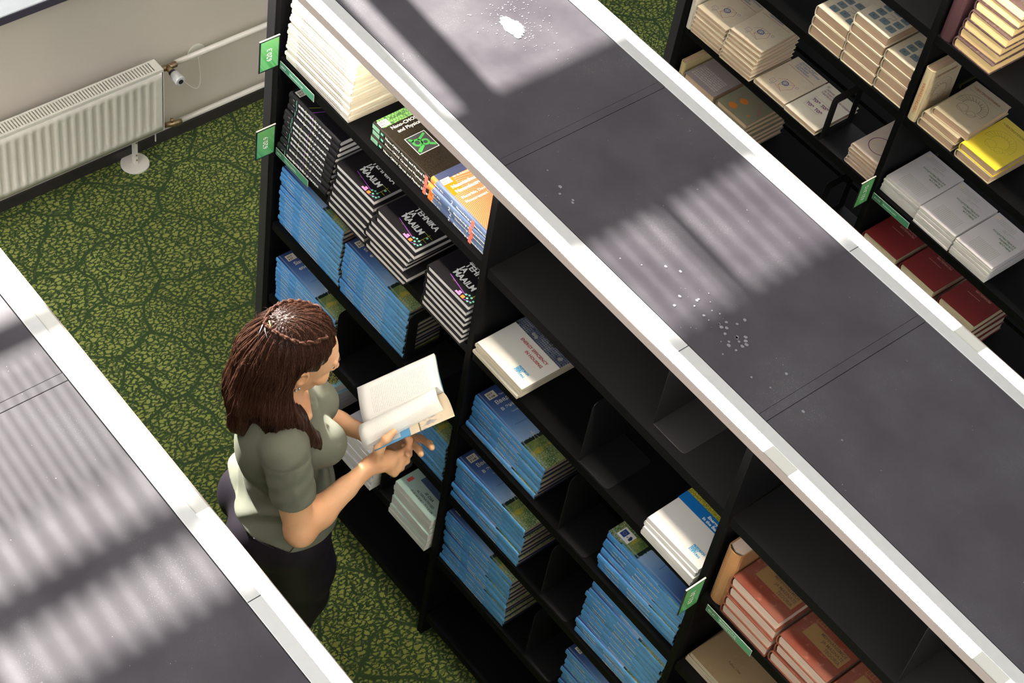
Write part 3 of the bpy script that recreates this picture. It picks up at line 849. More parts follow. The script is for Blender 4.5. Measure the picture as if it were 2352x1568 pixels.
def tp_cir(o, d):
    circuit(o, d, .045, .038, 1.0)
    decal(o, d, 'title_rule', plain('print_dull_red', (.40, .07, .06), .6), [rect(.012, .134, .1500, .1514)])
    for i, s in enumerate(('СБОРНИК ЗАДАЧ', 'ПО ЭЛЕКТРОТЕХНИКЕ', 'И ОСНОВАМ', 'ЭЛЕКТРОНИКИ')):
        top_text(o, d, s, .0105, plain('print_dull_blue', (.08, .13, .32), .6), .030, .192 - i * .0112, .02, sx=.8)
design('cir', w=.145, h=.205, t=.0182, hard=True, cov=cover_basic('cover_old_cream', CRM, (.70, .60, .45), rough=.6, wear=.25, wearcol=(.60, .48, .33)), page='old', rnd=.45, desc='cream circuit-drawing book', top_fn=tp_cir)
def tp_toe(o, d):
    M = plain('print_plum', (.16, .03, .12), .6)
    for (x, y) in ((.030, .098), (.068, .098), (.030, .068), (.068, .068)): top_text(o, d, 'ТОЭ', .0165, M, x, y, .05, sx=.85)
    decal(o, d, 'thin_square', M, [seg2((.028, .060), (.090, .060), .0006), seg2((.028, .120), (.090, .120), .0006), seg2((.028, .06), (.028, .12), .0006), seg2((.090, .06), (.090, .12), .0006)])
    for i, s in enumerate(('СБОРНИК ЗАДАЧ', 'ПО ТЕОРЕТИЧЕСКИМ ОСНОВАМ', 'ЭЛЕКТРОТЕХНИКИ')): top_text(o, d, s, .0100, M, .022, .172 - i * .0125, .02, sx=.75)
    sticker(o, d, .012, .182, '621.3', 'С-23', .020, .014)
design('toe', w=.145, h=.205, t=.0200, hard=True, cov=cover_basic('cover_pale_cream', (.76, .70, .58), (.72, .62, .47), rough=.55, wear=.1, wearcol=(.60, .50, .36)), page='old', rnd=.45, desc='pale cream book with plum letter blocks', top_fn=tp_toe)
def tp_ring(o, d):
    decal(o, d, 'plum_ring', plain('print_plum', (.16, .03, .12), .6), ring(.064, .070, .040, .0030, 40))
    decal(o, d, 'faint_mark', plain('print_faint', (.56, .48, .40), .6), [circ(.064, .070, .012, 10)])
design('rng', w=.120, h=.205, t=.0165, hard=True, cov=cover_basic('cover_mauve_cream', (.60, .50, .42), (.66, .55, .44), rough=.6, wear=.2, wearcol=(.5, .42, .36)), page='old', rnd=.45, desc='dusty cream plum-ring book', top_fn=tp_ring)
def tp_keys(o, d):
    M = plain('print_slate', (.17, .22, .25), .5); P = []; L = ['W', 'E', 'R', 'T', 'Y', 'X', 'K', 'Z', 'R']
    pos = []
    for i in range(3):
        for j in range(3):
            x = .028 + i * .036; y = .092 - j * .034 + (i % 2) * .010
            if (i, j) == (1, 1) or (i == 2 and d['w'] < .13): continue
            pos.append((x, y)); P.append([(x + .003, y), (x + .027, y), (x + .03, y + .003), (x + .03, y + .023), (x + .027, y + .026), (x + .003, y + .026), (x, y + .023), (x, y + .003)])
    decal(o, d, 'printed_keys', M, P)
    for (x, y), s in zip(pos, L): text('key_letter', s, .012, M_INK, o, (x + .010, y + .009, d['t'] + .001), Xp, Yp)
    decal(o, d, 'big_hook_shape', plain('print_warm_grey', (.45, .42, .38), .5), [seg2((.066, .088), (.092, .088), .004), seg2((.092, .088), (.092, .072), .004), seg2((.078, .072), (.092, .072), .004), seg2((.078, .072), (.078, .060), .004)])
design('key', w=.140, h=.210, t=.0385, hard=True, cov=cover_basic('cover_keys_cream', (.70, .62, .48), (.72, .62, .46), rough=.55, wear=.2, wearcol=(.58, .46, .32)), page='old', rnd=.25, desc='thick cream keyboard book', top_fn=tp_keys)
M_FNT = plain('print_sage', (.16, .24, .17), .6); M_GRID = plain('print_faint_dots', (.46, .47, .44), .6)
def tp_pool(o, d):
    for i, s in enumerate(('POOLJUHTMATERJALIDE', 'PARAMEETRITE', 'MÕÕTMINE')): top_text(o, d, s, .0105, M_FNT, .134, .128 - i * .0125, .035, align='RIGHT', sx=.82)
    top_text(o, d, 'Tallinna Tehnikaülikool', .0052, M_FNT, .060, .158)
    top_text(o, d, 'Tallinn 1991', .0052, M_FNT, .060, .151)
    decal(o, d, 'printed_dot_grid', M_GRID, [circ(.036 + i * .0062, .020 + j * .0062, .0021, 6) for i in range(15) for j in range(9)])
    decal(o, d, 'printed_dot_grid', M_GRID, [circ(.020 + i * .0062, .170 + j * .0062, .0021, 6) for i in range(12) for j in range(4)])
    decal(o, d, 'faint_sticker', M_STK, [rect(.004, .022, .178, .192)], .0006)
design('pool', w=.150, h=.205, t=.0071, hard=False, cov=cover_basic('cover_lilac_white', (.66, .63, .66), (.76, .74, .72), rough=.55), page='white', rnd=.1, desc='thin whitish booklet', top_fn=tp_pool)
def mat_coil(name, col, line):
    pass
def coil(o, d, M):
    P = []
    for i in range(15):
        a = i / 14 * 3.6 - .4
        P += [seg2((.070 + .030 * math.cos(a), .100 + .024 * math.sin(a)), (.070 + .052 * math.cos(a + .18), .100 + .042 * math.sin(a + .18)), .0010)]
    P += ring(.070, .100, .052, .0010, 26, -.4, 3.4) + ring(.070, .100, .030, .0010, 20, -.4, 3.4) + ring(.055, .075, .018, .001, 16) + ring(.090, .072, .014, .001, 14) + [seg2((.04, .07), (.075, .055), .001), seg2((.075, .055), (.11, .08), .001)]
    decal(o, d, 'coil_drawing', M, P)
def tp_el(o, d):
    coil(o, d, plain('print_brown_ink', (.10, .085, .07), .6))
    top_text(o, d, 'ЭЛЕКТРОТЕХНИКА', .0120, plain('print_rust', (.30, .07, .03), .6), .016, .172, .02, sx=.92)
    decal(o, d, 'title_rule', plain('print_brown_ink', (.10, .085, .07), .6), [rect(.012, .132, .160, .1606)])
def sp_el(o, d):
    text('spine_lettering', 'ЭЛЕКТРОТЕХНИКА', .0130, plain('print_vermilion', (.60, .12, .03), .6), o, (-.0006, .028, d['t'] * .68), (0, 1, 0), (0, 0, -1), bold=.015)
design('el', w=.143, h=.205, t=.0290, hard=True, cov=cover_basic('cover_khaki_cream', (.50, .42, .29), (.66, .55, .36), rough=.6, wear=.25, wearcol=(.40, .33, .22)), page='old', rnd=.4, desc='dusty tan coil-drawing book', top_fn=tp_el)
design('elu', w=.143, h=.205, t=.0330, hard=True, cov=cover_basic('cover_khaki_light', (.52, .42, .28), (.72, .60, .36), rough=.55), page='old', rnd=.4, desc='cream upright', spine_fn=sp_el, top_fn=tp_el)
def tp_yel(o, d):
    coil(o, d, plain('print_olive_ink', (.42, .36, .05), .6))
    top_text(o, d, 'ЭЛЕКТРОТЕХНИКА', .0120, plain('print_olive_dark', (.25, .16, .02), .6), .016, .172, .01, sx=.92)
    decal(o, d, 'title_rule', plain('print_olive_ink', (.42, .36, .05), .6), [rect(.012, .132, .160, .1606)])
design('yel', w=.143, h=.205, t=.0290, hard=True, cov=cover_basic('cover_bright_yellow', (.78, .62, .05), (.72, .62, .40), rough=.4), page='old', rnd=.4, desc='bright yellow electrical book', top_fn=tp_yel)
design('drk', w=.150, h=.205, t=.0350, hard=True, cov=cover_basic('cover_maroon_cloth', (.055, .022, .024), (.045, .02, .022), rough=.6, wear=.25, wearcol=(.45, .38, .25)), page='yellow', rnd=.35, desc='dark maroon hardback')
design('drku', w=.150, h=.215, t=.0420, hard=True, cov=cover_basic('cover_maroon_upright', (.05, .018, .022), rough=.6), page='yellow', rnd=.5, desc='dark maroon upright')
def tp_mat(o, d):
    M = plain('print_rose', (.55, .30, .28), .5)
    for i, s in enumerate(('ЭЛЕКТРО-', 'ТЕХНИЧЕСКИЕ', 'МАТЕРИАЛЫ')): top_text(o, d, s, .0120, M, .118, .142 - i * .0135, .03, align='RIGHT', sx=.82)
    decal(o, d, 'title_rule', M, [rect(.040, .092, .094, .0958)])
design('mat', w=.152, h=.205, t=.0360, hard=True, cov=cover_basic('cover_crimson_cloth', (.16, .018, .018), rough=.45), page='cream', rnd=.4, desc='dark red hardback', top_fn=tp_mat)
def tp_gry(o, d):
    M = plain('print_pale_rows', (.50, .46, .45), .6)
    P = []
    rr = random.Random(2)
    for j in range(7):
        x = .014
        while x < .13:
            w = rr.uniform(.002, .006); P.append(rect(x, x + w, .020 + j * .0095, .026 + j * .0095)); x += w + rr.uniform(.001, .004)
    decal(o, d, 'printed_cipher_rows', M, P)
design('gry', w=.148, h=.215, t=.0360, hard=True, cov=cover_basic('cover_grey_violet', (.27, .23, .24), (.20, .17, .17), rough=.55, wear=.1, wearcol=(.2, .17, .17)), page='old', rnd=.2, desc='grey-violet book', top_fn=tp_gry)
def tp_ora(o, d):
    M = plain('print_amber', (.55, .17, .03), .4)
    decal(o, d, 'orange_discs', M, [circ(.052, .028, .017, 20, .014), circ(.060, .074, .016, 20, .014), circ(.118, .036, .006, 12, .005)])
    decal(o, d, 'printed_lines', plain('print_rose_brown', (.30, .13, .10), .5), [seg2((.10, .118), (.14, .06), .006), seg2((.105, .08), (.140, .085), .002), seg2((.105, .072), (.140, .077), .002), seg2((.05, .03), (.07, .028), .002)])
design('ora', w=.150, h=.215, t=.0240, hard=True, cov=cover_basic('cover_sage_grey', (.20, .19, .13), (.3, .25, .15), rough=.5), page='old', rnd=.2, desc='grey-green orange-disc book', top_fn=tp_ora)
def sp_crs(o, d):
    text('spine_lettering', 'ТЕОРИЯ АВТОМАТОВ', .010, M_DKTX, o, (-.0006, .02, d['t'] * .66), (0, 1, 0), (0, 0, -1), bold=.02)
design('crs', w=.145, h=.175, t=.024, hard=True, cov=cover_basic('cover_straw', (.55, .44, .22), rough=.55), page='old', rnd=.5, desc='straw upright', spine_fn=sp_crs)
design('bge', w=.145, h=.205, t=.022, hard=True, cov=cover_basic('cover_bone', (.66, .60, .50), rough=.5), page='old', rnd=.5, desc='bone upright')

DES['key2'] = dict(DES['key'], w=.117)

# ------------------------------------------------------------------ book piles, middle case, bay by the wall
Z1, Z2, Z3, Z4, Z5 = S[0], S[1], S[2], S[3], S[4]
stack('cr', 24, .020, .004, Z1, 'S', "the cream pile by the wall end", 'cream paperbacks on the top shelf', jit=.004, seed=1, drift=(.0008, .0003))
stack('nc', 3, .384, .026, Z1, 'S', "the pile beside the cream paperbacks", 'black nano textbooks', jit=.004, seed=2)
stack('nt', 4, .634, .016, Z1, 'S', "the pile ending the top shelf", 'orange and navy nano textbooks', jit=.003, seed=3)
stack('ens', 10, .016, .000, Z2, 'S', "the pile under the 620.3 strip", 'black energy books, spines out', jit=.003, seed=4, drift=(.0032, .0004))
stack('en', 7, .270, -.016, Z2, 'B', "the first page-out pile, second shelf", 'black energy books, page edges out', jit=.002, seed=5, spread=[(0, 0), (0, .004), (.002, .006), (0, .012), (.004, .016), (.002, .018), (.0, .020)])
stack('en', 7, .448, -.020, Z2, 'B', "the staggered middle pile, second shelf", 'black energy books, page edges out', jit=.002, seed=6, spread=[(0, 0), (.012, .002), (-.006, .002), (-.002, .004), (.006, .008), (.020, .014), (.018, .016)])
stack('en', 7, .695, -.011, Z2, 'B', "the page-out pile left of the first upright", 'black energy books, page edges out', jit=.003, seed=7)
stack('ee', 13, .014, .013, Z3, 'S', "the pile under the 620.9 strip", 'blue energy textbooks near the wall end', jit=.003, seed=8)
stack('ee', 11, .326, .014, Z3, 'S', "the blue pile against the open bookend", 'blue energy textbooks near the wall end', jit=.003, seed=9)
stack('ee', 10, .022, .010, Z4, 'S', "the pile behind the woman's head", 'blue energy textbooks near the wall end', jit=.003, seed=10, drift=(.0, .0))
stack('ee', 10, .560, .012, Z4, 'S', "the pile behind her open book", 'blue energy textbooks near the wall end', jit=.003, seed=11)
stack('pl', 7, .120, -.004, Z5, 'B', "the pile under her chin", 'cyan plant books', jit=.003, seed=12)
stack('tu', 8, .420, -.019, Z5, 'B', "the pile behind her right forearm", 'white wind energy books', jit=.004, seed=13)
stack('alt', 7, .690, -.019, Z5, 'B', "the pile low beside the first upright", 'white-paged pale green books', jit=.003, seed=14, spread=[(0, 0), (.0, .003), (.0, .006), (.001, .006), (.002, .010), (.0, .012), (.002, .014)])
# second bay
stack('ef', 5, .905, .002, Z2, 'B', "the pile right of the first upright", 'white housing paperbacks', jit=.003, seed=15, drift=(.002, .0))
stack('ru', 6, .910, .018, Z3, 'S', "the blue pile below the white housing books", 'blue Russian energy textbooks in the left piles', jit=.004, seed=16, drift=(.002, .0005))
stack('ru', 8, .914, .008, Z4, 'S', "the middle left pile, second bay", 'blue Russian energy textbooks in the left piles', jit=.004, seed=17)
stack('ru', 10, .911, .012, Z5, 'S', "the lowest left pile, second bay", 'blue Russian energy textbooks in the left piles', jit=.004, seed=18, drift=(-.001, 0))
q = stack('ru', 7, 1.470, .018, Z3, 'S', "the pile behind the 621.01 flag", 'blue Russian energy textbooks in the right piles', jit=.005, seed=19, toptitle=False)
stack('eu', 1, 1.470, .024, Z3 + 7 * .0235 + .0006, 'S', "the pile behind the 621.01 flag", None, jit=0, rot=0, seed=20)
stack('ep', 4, 1.581, -.004, Z2, 'B', "the pile left of the second upright", 'white Baltic energy paperbacks', jit=.003, seed=21, drift=(.002, 0))
stack('ru', 11, 1.462, .014, Z4, 'S', "the tall pile below the 621.01 flag", 'blue Russian energy textbooks in the right piles', jit=.005, seed=22, drift=(.0006, 0))
stack('ru', 8, 1.446, .034, Z5, 'S', "the pile cut by the bottom edge", 'blue Russian energy textbooks in the right piles', jit=.004, seed=23)
# third bay
upright('tanb', 1.812, .012, Z2, 'thick tan cloth book standing at the left end of the third bay', None)
stack('meh', 4, 1.862, .004, Z2, 'B', "the left russet pile", 'russet hardbacks in the third bay', jit=.003, rot=.8, seed=24)
stack('meh', 3, 2.026, .012, Z2, 'B', "the middle russet pile", 'russet hardbacks in the third bay', jit=.003, rot=.6, seed=25)
stack('meh', 3, 2.190, .008, Z2, 'B', "the right russet pile", 'russet hardbacks in the third bay', jit=.003, rot=.6, seed=26)
stack('brn', 3, 1.812, .030, Z3, 'B', "the flat pile under the russet books", 'brown reports', jit=.006, rot=2.0, seed=27)

# ------------------------------------------------------------------ book piles, far case
FY = 1.685
upright('bge', .0005, FY - .002, Z3, 'bone coloured book standing at the left end of the far case', None)
stack('cir', 6, .026, FY - .004, Z3, 'B', "the leftmost pile, far case", 'cream circuit problem books', jit=.003, seed=30)
stack('cir', 7, .170, FY - .004, Z3, 'B', "the twisting second pile, far case", 'cream circuit problem books', jit=.002, seed=31, spread=[(0, 0), (.001, 0), (.002, 0), (.003, .002, 1), (.004, .002, 2), (.008, .004, 3), (.010, .004, 4)])
stack('cir', 1, .324, FY + .010, Z3, 'B', "lying alone beside the twisting pile", None, jit=0, seed=32)
stack('toe', 1, .472, FY + .008, Z3, 'B', 'just left of the black bookend', None, jit=0, seed=33)
stack('rng', 5, .752, FY + .012, Z3, 'B', "the small pile at the far upright", 'dusty cream ring books', jit=.003, seed=34)
stack('key', 3, .468, FY + .010, Z2, 'B', "the left keyboard pile", 'cream keyboard books', jit=.003, seed=35)
stack('key', 5, .6115, FY + .010, Z2, 'B', "the middle keyboard pile", 'cream keyboard books', jit=.0015, rot=.3, seed=36)
stack('key2', 4, .753, FY + .014, Z2, 'B', "the keyboard pile at the far upright", 'cream keyboard books', jit=.0004, rot=.1, seed=37)
stack('pool', 9, .904, FY + .020, Z3, 'B', "the left booklet pile", 'whitish booklets in three piles', jit=.002, seed=38, drift=(.0006, 0))
stack('pool', 9, 1.060, FY + .012, Z3, 'B', "the middle booklet pile", 'whitish booklets in three piles', jit=.002, seed=39, drift=(.0006, 0))
stack('pool', 9, 1.216, FY + .010, Z3, 'B', "the right booklet pile", 'whitish booklets in three piles', jit=.002, seed=40, drift=(.0006, 0))
upright('elu', .906, FY + .006, Z2, 'cream electrical book standing at the upright, red letters on its spine', None)
stack('el', 3, .946, FY + .012, Z2, 'B', "the pile beside the standing electrical book", 'tan electrical books', jit=.003, seed=41, spread=[(0, 0), (.002, .004), (.022, .012, 2)])
stack('el', 1, 1.100, FY + .010, Z2, 'B', 'under the bright yellow book', None, jit=0, seed=43, toptitle=False)
stack('yel', 1, 1.104, FY + .012, Z2 + .0295, 'B', 'lying on a tan one in the far case', None, jit=0, rot=0, seed=44)
upright('drku', .906, FY + .006, Z1, 'dark maroon book standing against the far case upright, upper shelf', None)
stack('drk', 7, .954, FY + .014, Z1, 'B', "the pile in the top right corner", 'maroon hardbacks, top right', jit=.004, seed=45, drift=(.004, .002))
stack('mat', 4, .910, FY + .012, Z4, 'B', 'the left dark red pile', 'dark red hardbacks under the booklets', jit=.003, seed=46)
stack('mat', 4, 1.078, FY + .012, Z4, 'B', 'the middle dark red pile', 'dark red hardbacks under the booklets', jit=.003, seed=47)
stack('mat', 4, 1.245, FY + .012, Z4, 'B', 'the right dark red pile', 'dark red hardbacks under the booklets', jit=.003, seed=48)
upright('crs', .010, FY + .010, Z4, 'small straw book standing under the circuit books', None)
stack('gry', 4, .040, FY + .010, Z4, 'B', "the low left pile, far case", 'grey-violet books', jit=.002, seed=49)
stack('ora', 6, .200, FY + .010, Z4, 'B', "the low pile beside the grey-violet one, far case", 'grey-green books with orange discs', jit=.003, seed=50)

# ------------------------------------------------------------------ signs
M_SG = {}
def sign_mat(i):
    m, nt, b = new_mat('sign_green_%s' % 'abcd'[i]); n = N(nt); v = n.gen(); x, y, z = n.xyz(v)
    d = n.noise(n.comb(n.m('MULTIPLY', n.m('ADD', y, z), 1.6), 0.0, float(i) * 3), 2.2, 2)
    c = n.mix(n.mapr(z, 0, 1), (.055, .33, .10, 1), (.16, .42, .14, 1))
    c = n.mix(n.mapr(d, .45, .52), c, (.13, .42, .17, 1))
    n.lk(c, b.inputs['Base Color']); b.inputs['Roughness'].default_value = .25
    return m
def flag_sign(x, y, z, s, label, i):
    r = thing('shelf_sign', label, 'sign', (x, y, z), group=None)
    MB().box(-.0012, .0012, -.066, 0, 0, .112).obj('backing', M_DARKPLASTIC, r, bevel=.0008)
    MB().box(.0013, .0018, -.062, -.004, .005, .107).obj('sign_face', sign_mat(i), r)
    MB().box(-.002, .0022, -.0662, -.0005, .1122, .1135).obj('top_edge', M_RAD, r)
    text('lettering', s, .0235, M_INKW, r, (.0021, -.026, .056), (0, 0, 1), (0, -1, 0), align='CENTER', bold=.01, sx=.9)
    return r
flag_sign(-.0005, -.001, 1.733, '620.3', 'upper green flag sign on the end upright, numbered 620.3', 0)
flag_sign(-.0005, -.001, 1.402, '620.9', 'lower green flag sign on the end upright, numbered 620.9', 1)
flag_sign(1.799, -.001, 1.394, '621.01', 'green flag sign on the second upright of the middle case', 2)
flag_sign(.888, 1.684, 1.052, '621.315', 'green flag sign on the far case upright', 3)
M_STRIP = plain('strip_green', (.035, .17, .105), .3, 0, .1, 20); M_STRIP2 = plain('strip_green_light', (.07, .29, .17), .3, 0, .1, 20)
M_CLEAR = plain('strip_edge_plastic', (.42, .46, .43), .25)
def label_strip(x, y, z, a, b_, label, w=.156):
    r = thing('shelf_label', label, 'shelf label', (x, y, z), group=None)
    MB().box(0, w, 0, .0012, -.0005, .0255).obj('holder', M_CLEAR, r)
    m = MB(); m.box(.0015, .041, -.0005, -.0001, .0012, .024, 0); m.box(.041, w - .0015, -.0005, -.0001, .0012, .024, 1)
    m.obj('strip', [M_STRIP, M_STRIP2], r)
    text('lettering', a, .0088, M_INKW, r, (.007, -.0008, .0095), Xp, Zp, bold=.02)
    text('lettering', b_, .0088, M_INKW, r, (.046, -.0008, .0095 if '\n' not in b_ else .0145), Xp, Zp, bold=.02, line=.9)
label_strip(.012, -.0055, 1.7365, '620.3', 'Nanotehnoloogia', 'green strip label reading 620.3 under the cream paperbacks')
label_strip(.012, -.0055, 1.4085, '620.9', 'Üldenergeetika', 'green strip label reading 620.9 over the left blue pile')
label_strip(1.832, -.0055, 1.4085, '621.01', 'Mehhanismide ja\nmasinate teooria', 'green strip label under the russet books', .158)
label_strip(.904, 1.6795, 1.0815, '621.315', 'Elektrimaterjalid', 'green strip label under the whitish booklets', .158)

# ------------------------------------------------------------------ bookends
def bookend(x, y, z, label, window=True, hgt=.235, w=.155, ft=.11):
    """L of black sheet: upright plate in the y-z plane with rounded corners, foot under the books to the left"""
    r = thing('bookend', label, 'bookend', (x, y, z + .0005), group=None)
    def rr_(pts, rad, n=5):
        out = []
        for i, p in enumerate(pts):
            a = Vector(pts[i - 1]); b = Vector(p); c = Vector(pts[(i + 1) % len(pts)])
            if rad[i] <= 0: out.append(tuple(b)); continue
            u = (a - b).normalized() * rad[i]; v = (c - b).normalized() * rad[i]
            for k in range(n + 1):
                t = k / n; out.append(tuple(b + u * (1 - t) ** 2 + v * t ** 2))
        return out
    bm = bmesh.new()
    outer = rr_([(0, 0), (w, 0), (w, hgt), (0, hgt)], [0, 0, .022, .022])
    inner = rr_([(.040, .035), (w - .035, .035), (w - .035, hgt - .045), (.040, hgt - .045)], [.012] * 4) if window else None
    m = MB()
    if window:
        # frame: four bars with rounded outer corners
        m.prism(rr_([(0, 0), (.036, 0), (.036, hgt), (0, hgt)], [0, 0, 0, .022]), 0, -.0006, .0006)
        m.prism(rr_([(w - .032, 0), (w, 0), (w, hgt), (w - .032, hgt)], [0, 0, .022, 0]), 0, -.0006, .0006)
        m.box(-.0006, .0006, .0361, w - .0321, hgt - .042, hgt)
        m.box(-.0006, .0006, .0361, w - .0321, 0, .03)
    else:
        m.prism(outer, 0, -.0006, .0006)
    m.obj('plate', M_BEND, r, bevel=.0004)
    f = MB(); f.prism(rr_([(.0007, 0), (.0007, w), (ft, w), (ft, 0)], [0, 0, .015, .015]), 2, 0, .0010)
    f.obj('foot', M_BEND, r, bevel=.0003)
    return r
bookend(.640, .006, Z3, 'open black bookend holding the right blue pile of the first bay', True, .200)
bookend(.335, .010, Z4, "black bookend beside the blue pile behind the woman's head", False)
bookend(.612, .006, Z5, 'black bookend between the two white-paged piles', True, .19, ft=.06)
bookend(.300, .010, S[5], 'black bookend alone on the bottom shelf of the first bay', False)
bookend(1.500, .030, Z1, 'black bookend alone on the empty top shelf of the second bay', False, .22, .15)
bookend(1.330, .008, Z2, 'black bookend right of the white housing books', False)
bookend(1.320, .008, Z3, 'black bookend on the third shelf of the second bay', False)
bookend(1.320, .008, Z4, 'black bookend on the fourth shelf of the second bay', False)
bookend(1.320, .008, Z5, 'black bookend on the fifth shelf of the second bay', False)
bookend(2.330, .010, Z1, 'black bookend on the empty top shelf of the third bay', False)
bookend(.640, FY + .006, Z3, 'open black bookend right of the plum lettered book in the far case', True, .19)
bookend(.720, FY + .010, Z4, 'open black bookend low in the far case', True, .19)

# ------------------------------------------------------------------ radiator, pipes
RX0, RX1, RY1, RZ0, RZ1 = -1.348, -1.286, .444, .176, .486
rad = thing('radiator', 'white ribbed panel radiator on the beige wall', 'radiator', (RX0, RY1, 0))
def L(o): return o
RY0 = -1.6
m = MB()
# front panel with pressed flutes
pit = .034; k = 0; ys = []
y = RY1 - .014
prof = []
def fx(y):
    ph = ((RY1 - .030 - y) / pit) % 1.0
    return -.0060 * min(1.0, max(0.0, math.cos((ph - .5) * 2 * math.pi) * .9 + .55)) if y < RY1 - .030 else 0
n_ = int((RY1 - RY0) / .0034)
zl = [RZ0 + .006, RZ0 + .034, RZ0 + .052, RZ1 - .062, RZ1 - .046, RZ1 - .014]
amp = [0, 0, 1, 1, 0, 0]
V = []; Fc = []
for i in range(n_ + 1):
    yy = RY1 - .006 - i * .0034
    for z, a in zip(zl, amp): V.append((RX1 + fx(yy) * a - RX0, yy - RY1, z))
for i in range(n_):
    for j in range(5):
        q = i * 6 + j; Fc.append((q, q + 1, q + 7, q + 6))
me = bpy.data.meshes.new('front_panel'); me.from_pydata(V, [], Fc); me.materials.append(M_RAD)
me.polygons.foreach_set('use_smooth', [True] * len(me.polygons))
o = link(bpy.data.objects.new('front_panel', me), rad); s_ = o.modifiers.new('thick', 'SOLIDIFY'); s_.thickness = .002; s_.offset = -1
o = MB().box(.004, .010, RY0 - RY1, -.004, RZ0, RZ1 - .012).obj('back_panel', M_RAD, rad)
MB().box(0, RX1 - RX0 + .001, -.0015, 0, RZ0 + .004, RZ1).obj('side_cover', M_RAD, rad, bevel=.0008)
m = MB()
W_ = RX1 - RX0
m.box(0, .007, RY0 - RY1, -.002, RZ1 - .010, RZ1); m.box(W_ - .009, W_ + .001, RY0 - RY1, -.002, RZ1 - .012, RZ1)
m.box(.0071, W_ - .0091, -.030, -.0021, RZ1 - .002, RZ1)
m.box(.0071, W_ - .0091, RY0 - RY1, -.0305, RZ1 - .010, RZ1 - .0095)
m.obj('top_grille', M_RAD, rad, bevel=.0008)
slat = MB().box(.0071, W_ - .0091, -.0028, .0028, RZ1 - .009, RZ1 - .0005).mesh('grille_slat', M_RAD)
i = 0
while -.0365 - i * .0118 > RY0 - RY1:
    o = link(bpy.data.objects.new('grille_slat', slat), rad); o.location = (0, -.0365 - i * .0118, 0); i += 1
M_DK = plain('radiator_inner_grey', (.03, .024, .022), .8)
MB().box(.012, W_ - .012, RY0 - RY1, -.006, RZ0 + .012, RZ1 - .03).obj('convector', M_DK, rad)
MB().box(W_ * .5 - .003, W_ * .5 + .003, RY0 - RY1, -.03, RZ1 - .014, RZ1 - .0125).obj('inner_rail', M_RAD, rad)
sx, sy = -1.343 - RX0, .349 - RY1
m = MB(); m.tube([(sx, sy, .0005), (sx, sy, .008), (sx, sy, .0085)], [.054, .054, .050], 40)
m.obj('foot_plate', M_RAD, rad)
m = MB(); m.box(sx - .010, sx + .010, sy - .006, sy - .004, .0086, RZ0 + .02); m.box(sx - .010, sx - .008, sy - .004, sy + .008, .0086, RZ0 + .02); m.box(sx + .008, sx + .010, sy - .004, sy + .008, .0086, RZ0 + .02)
m.obj('foot_post', M_RAD, rad, bevel=.0008)
m = MB()
for z in (.03, .055, .12): m.tube([(sx + .0101, sy + .002, z), (sx + .0125, sy + .002, z)], .0035, 8)
tag(m.obj('screw', M_BRASS, rad))
m = MB(); m.tube([(.045, -.028, RZ0 + .004), (.045, -.028, RZ0 - .018), (.045, -.028, RZ0 - .055)], .0025, 8); m.tube([(.045, -.022, RZ0 - .006), (.045, -.040, RZ0 - .006)], .004, 8)
m.obj('drain_cock', M_RAD, rad)
# pipes
pp = thing('heating_pipe', 'upper white heating pipe running from radiator valve along the wall', 'pipe', (-1.362, .54, .41), group=None)
MB().tube([(0, .0, 0), (0, 4.0, 0)], .0105, 14).obj('pipe', M_RAD, pp, smooth=True)
pp2 = thing('heating_pipe', 'lower white heating pipe just above the black skirting', 'pipe', (-1.362, .56, .105), group=None)
MB().tube([(0, .0, 0), (0, 4.0, 0)], .0105, 14).obj('pipe', M_RAD, pp2, smooth=True)
vl = thing('thermostat_valve', 'brass radiator valve with white thermostat head and black tip', 'valve', (-1.355, .50, .41))
m = MB(); m.tube([(0, -.055, .005), (0, -.03, .005), (0, -.028, .005), (0, .0, .0)], [.007, .007, .011, .012], 12); m.tube([(0, 0, 0), (0, .040, 0)], [.011, .012], 12); m.tube([(0, .004, 0), (.030, .004, 0)], [.012, .011], 12)
m.obj('valve_body', M_BRASS, vl, smooth=True)
MB().tube([(.030, .004, 0), (.040, .004, 0)], .0145, 16).obj('collar', M_DARKPLASTIC, vl)
MB().tube([(.0405, .004, 0), (.046, .004, 0), (.082, .004, 0), (.088, .004, 0)], [.015, .0185, .0205, .0175], 20).obj('thermostat_head', M_WHITE, vl, smooth=False, bevel=.0015)
MB().tube([(.0882, .004, 0), (.091, .004, 0)], .0095, 16).obj('tip', M_DARKPLASTIC, vl)
v2 = thing('lockshield_valve', 'small tarnished lower valve joining the radiator to the low pipe', 'valve', (-1.355, .50, .118))
m = MB(); m.tube([(0, -.056, .03), (0, -.03, .018), (0, -.01, .006)], [.0075, .009, .011], 12); m.tube([(0, -.008, .004), (0, .03, -.006), (0, .062, -.012)], [.010, .0125, .011], 12); m.tube([(0, .02, 0), (0, .02, .022)], [.007, .006], 10)
m.obj('valve_body', M_BRASS, v2, smooth=True)
wp_ = thing('wall_plate', 'round white cover plate on the wall behind the upper pipe', 'plate', (-1.4, .656, .382))
m = MB(); m.tube([(.0005, 0, 0), (.004, 0, 0), (.005, 0, 0)], [.037, .037, .034], 36); m.obj('disc', M_RAD, wp_)
m = MB(); P = []
for i in range(22):
    t = i / 21
    P.append((.008 + .03 * math.sin(math.pi * t), .004 - .125 * t + .04 * math.sin(math.pi * t), -.02 - .15 * math.sin(math.pi * t * .93) - .0 + .045 * t))
m.tube(P, .0018, 8); m.obj('cable', M_RAD, wp_, smooth=True)

# ------------------------------------------------------------------ the reader
import openvdb as vdb
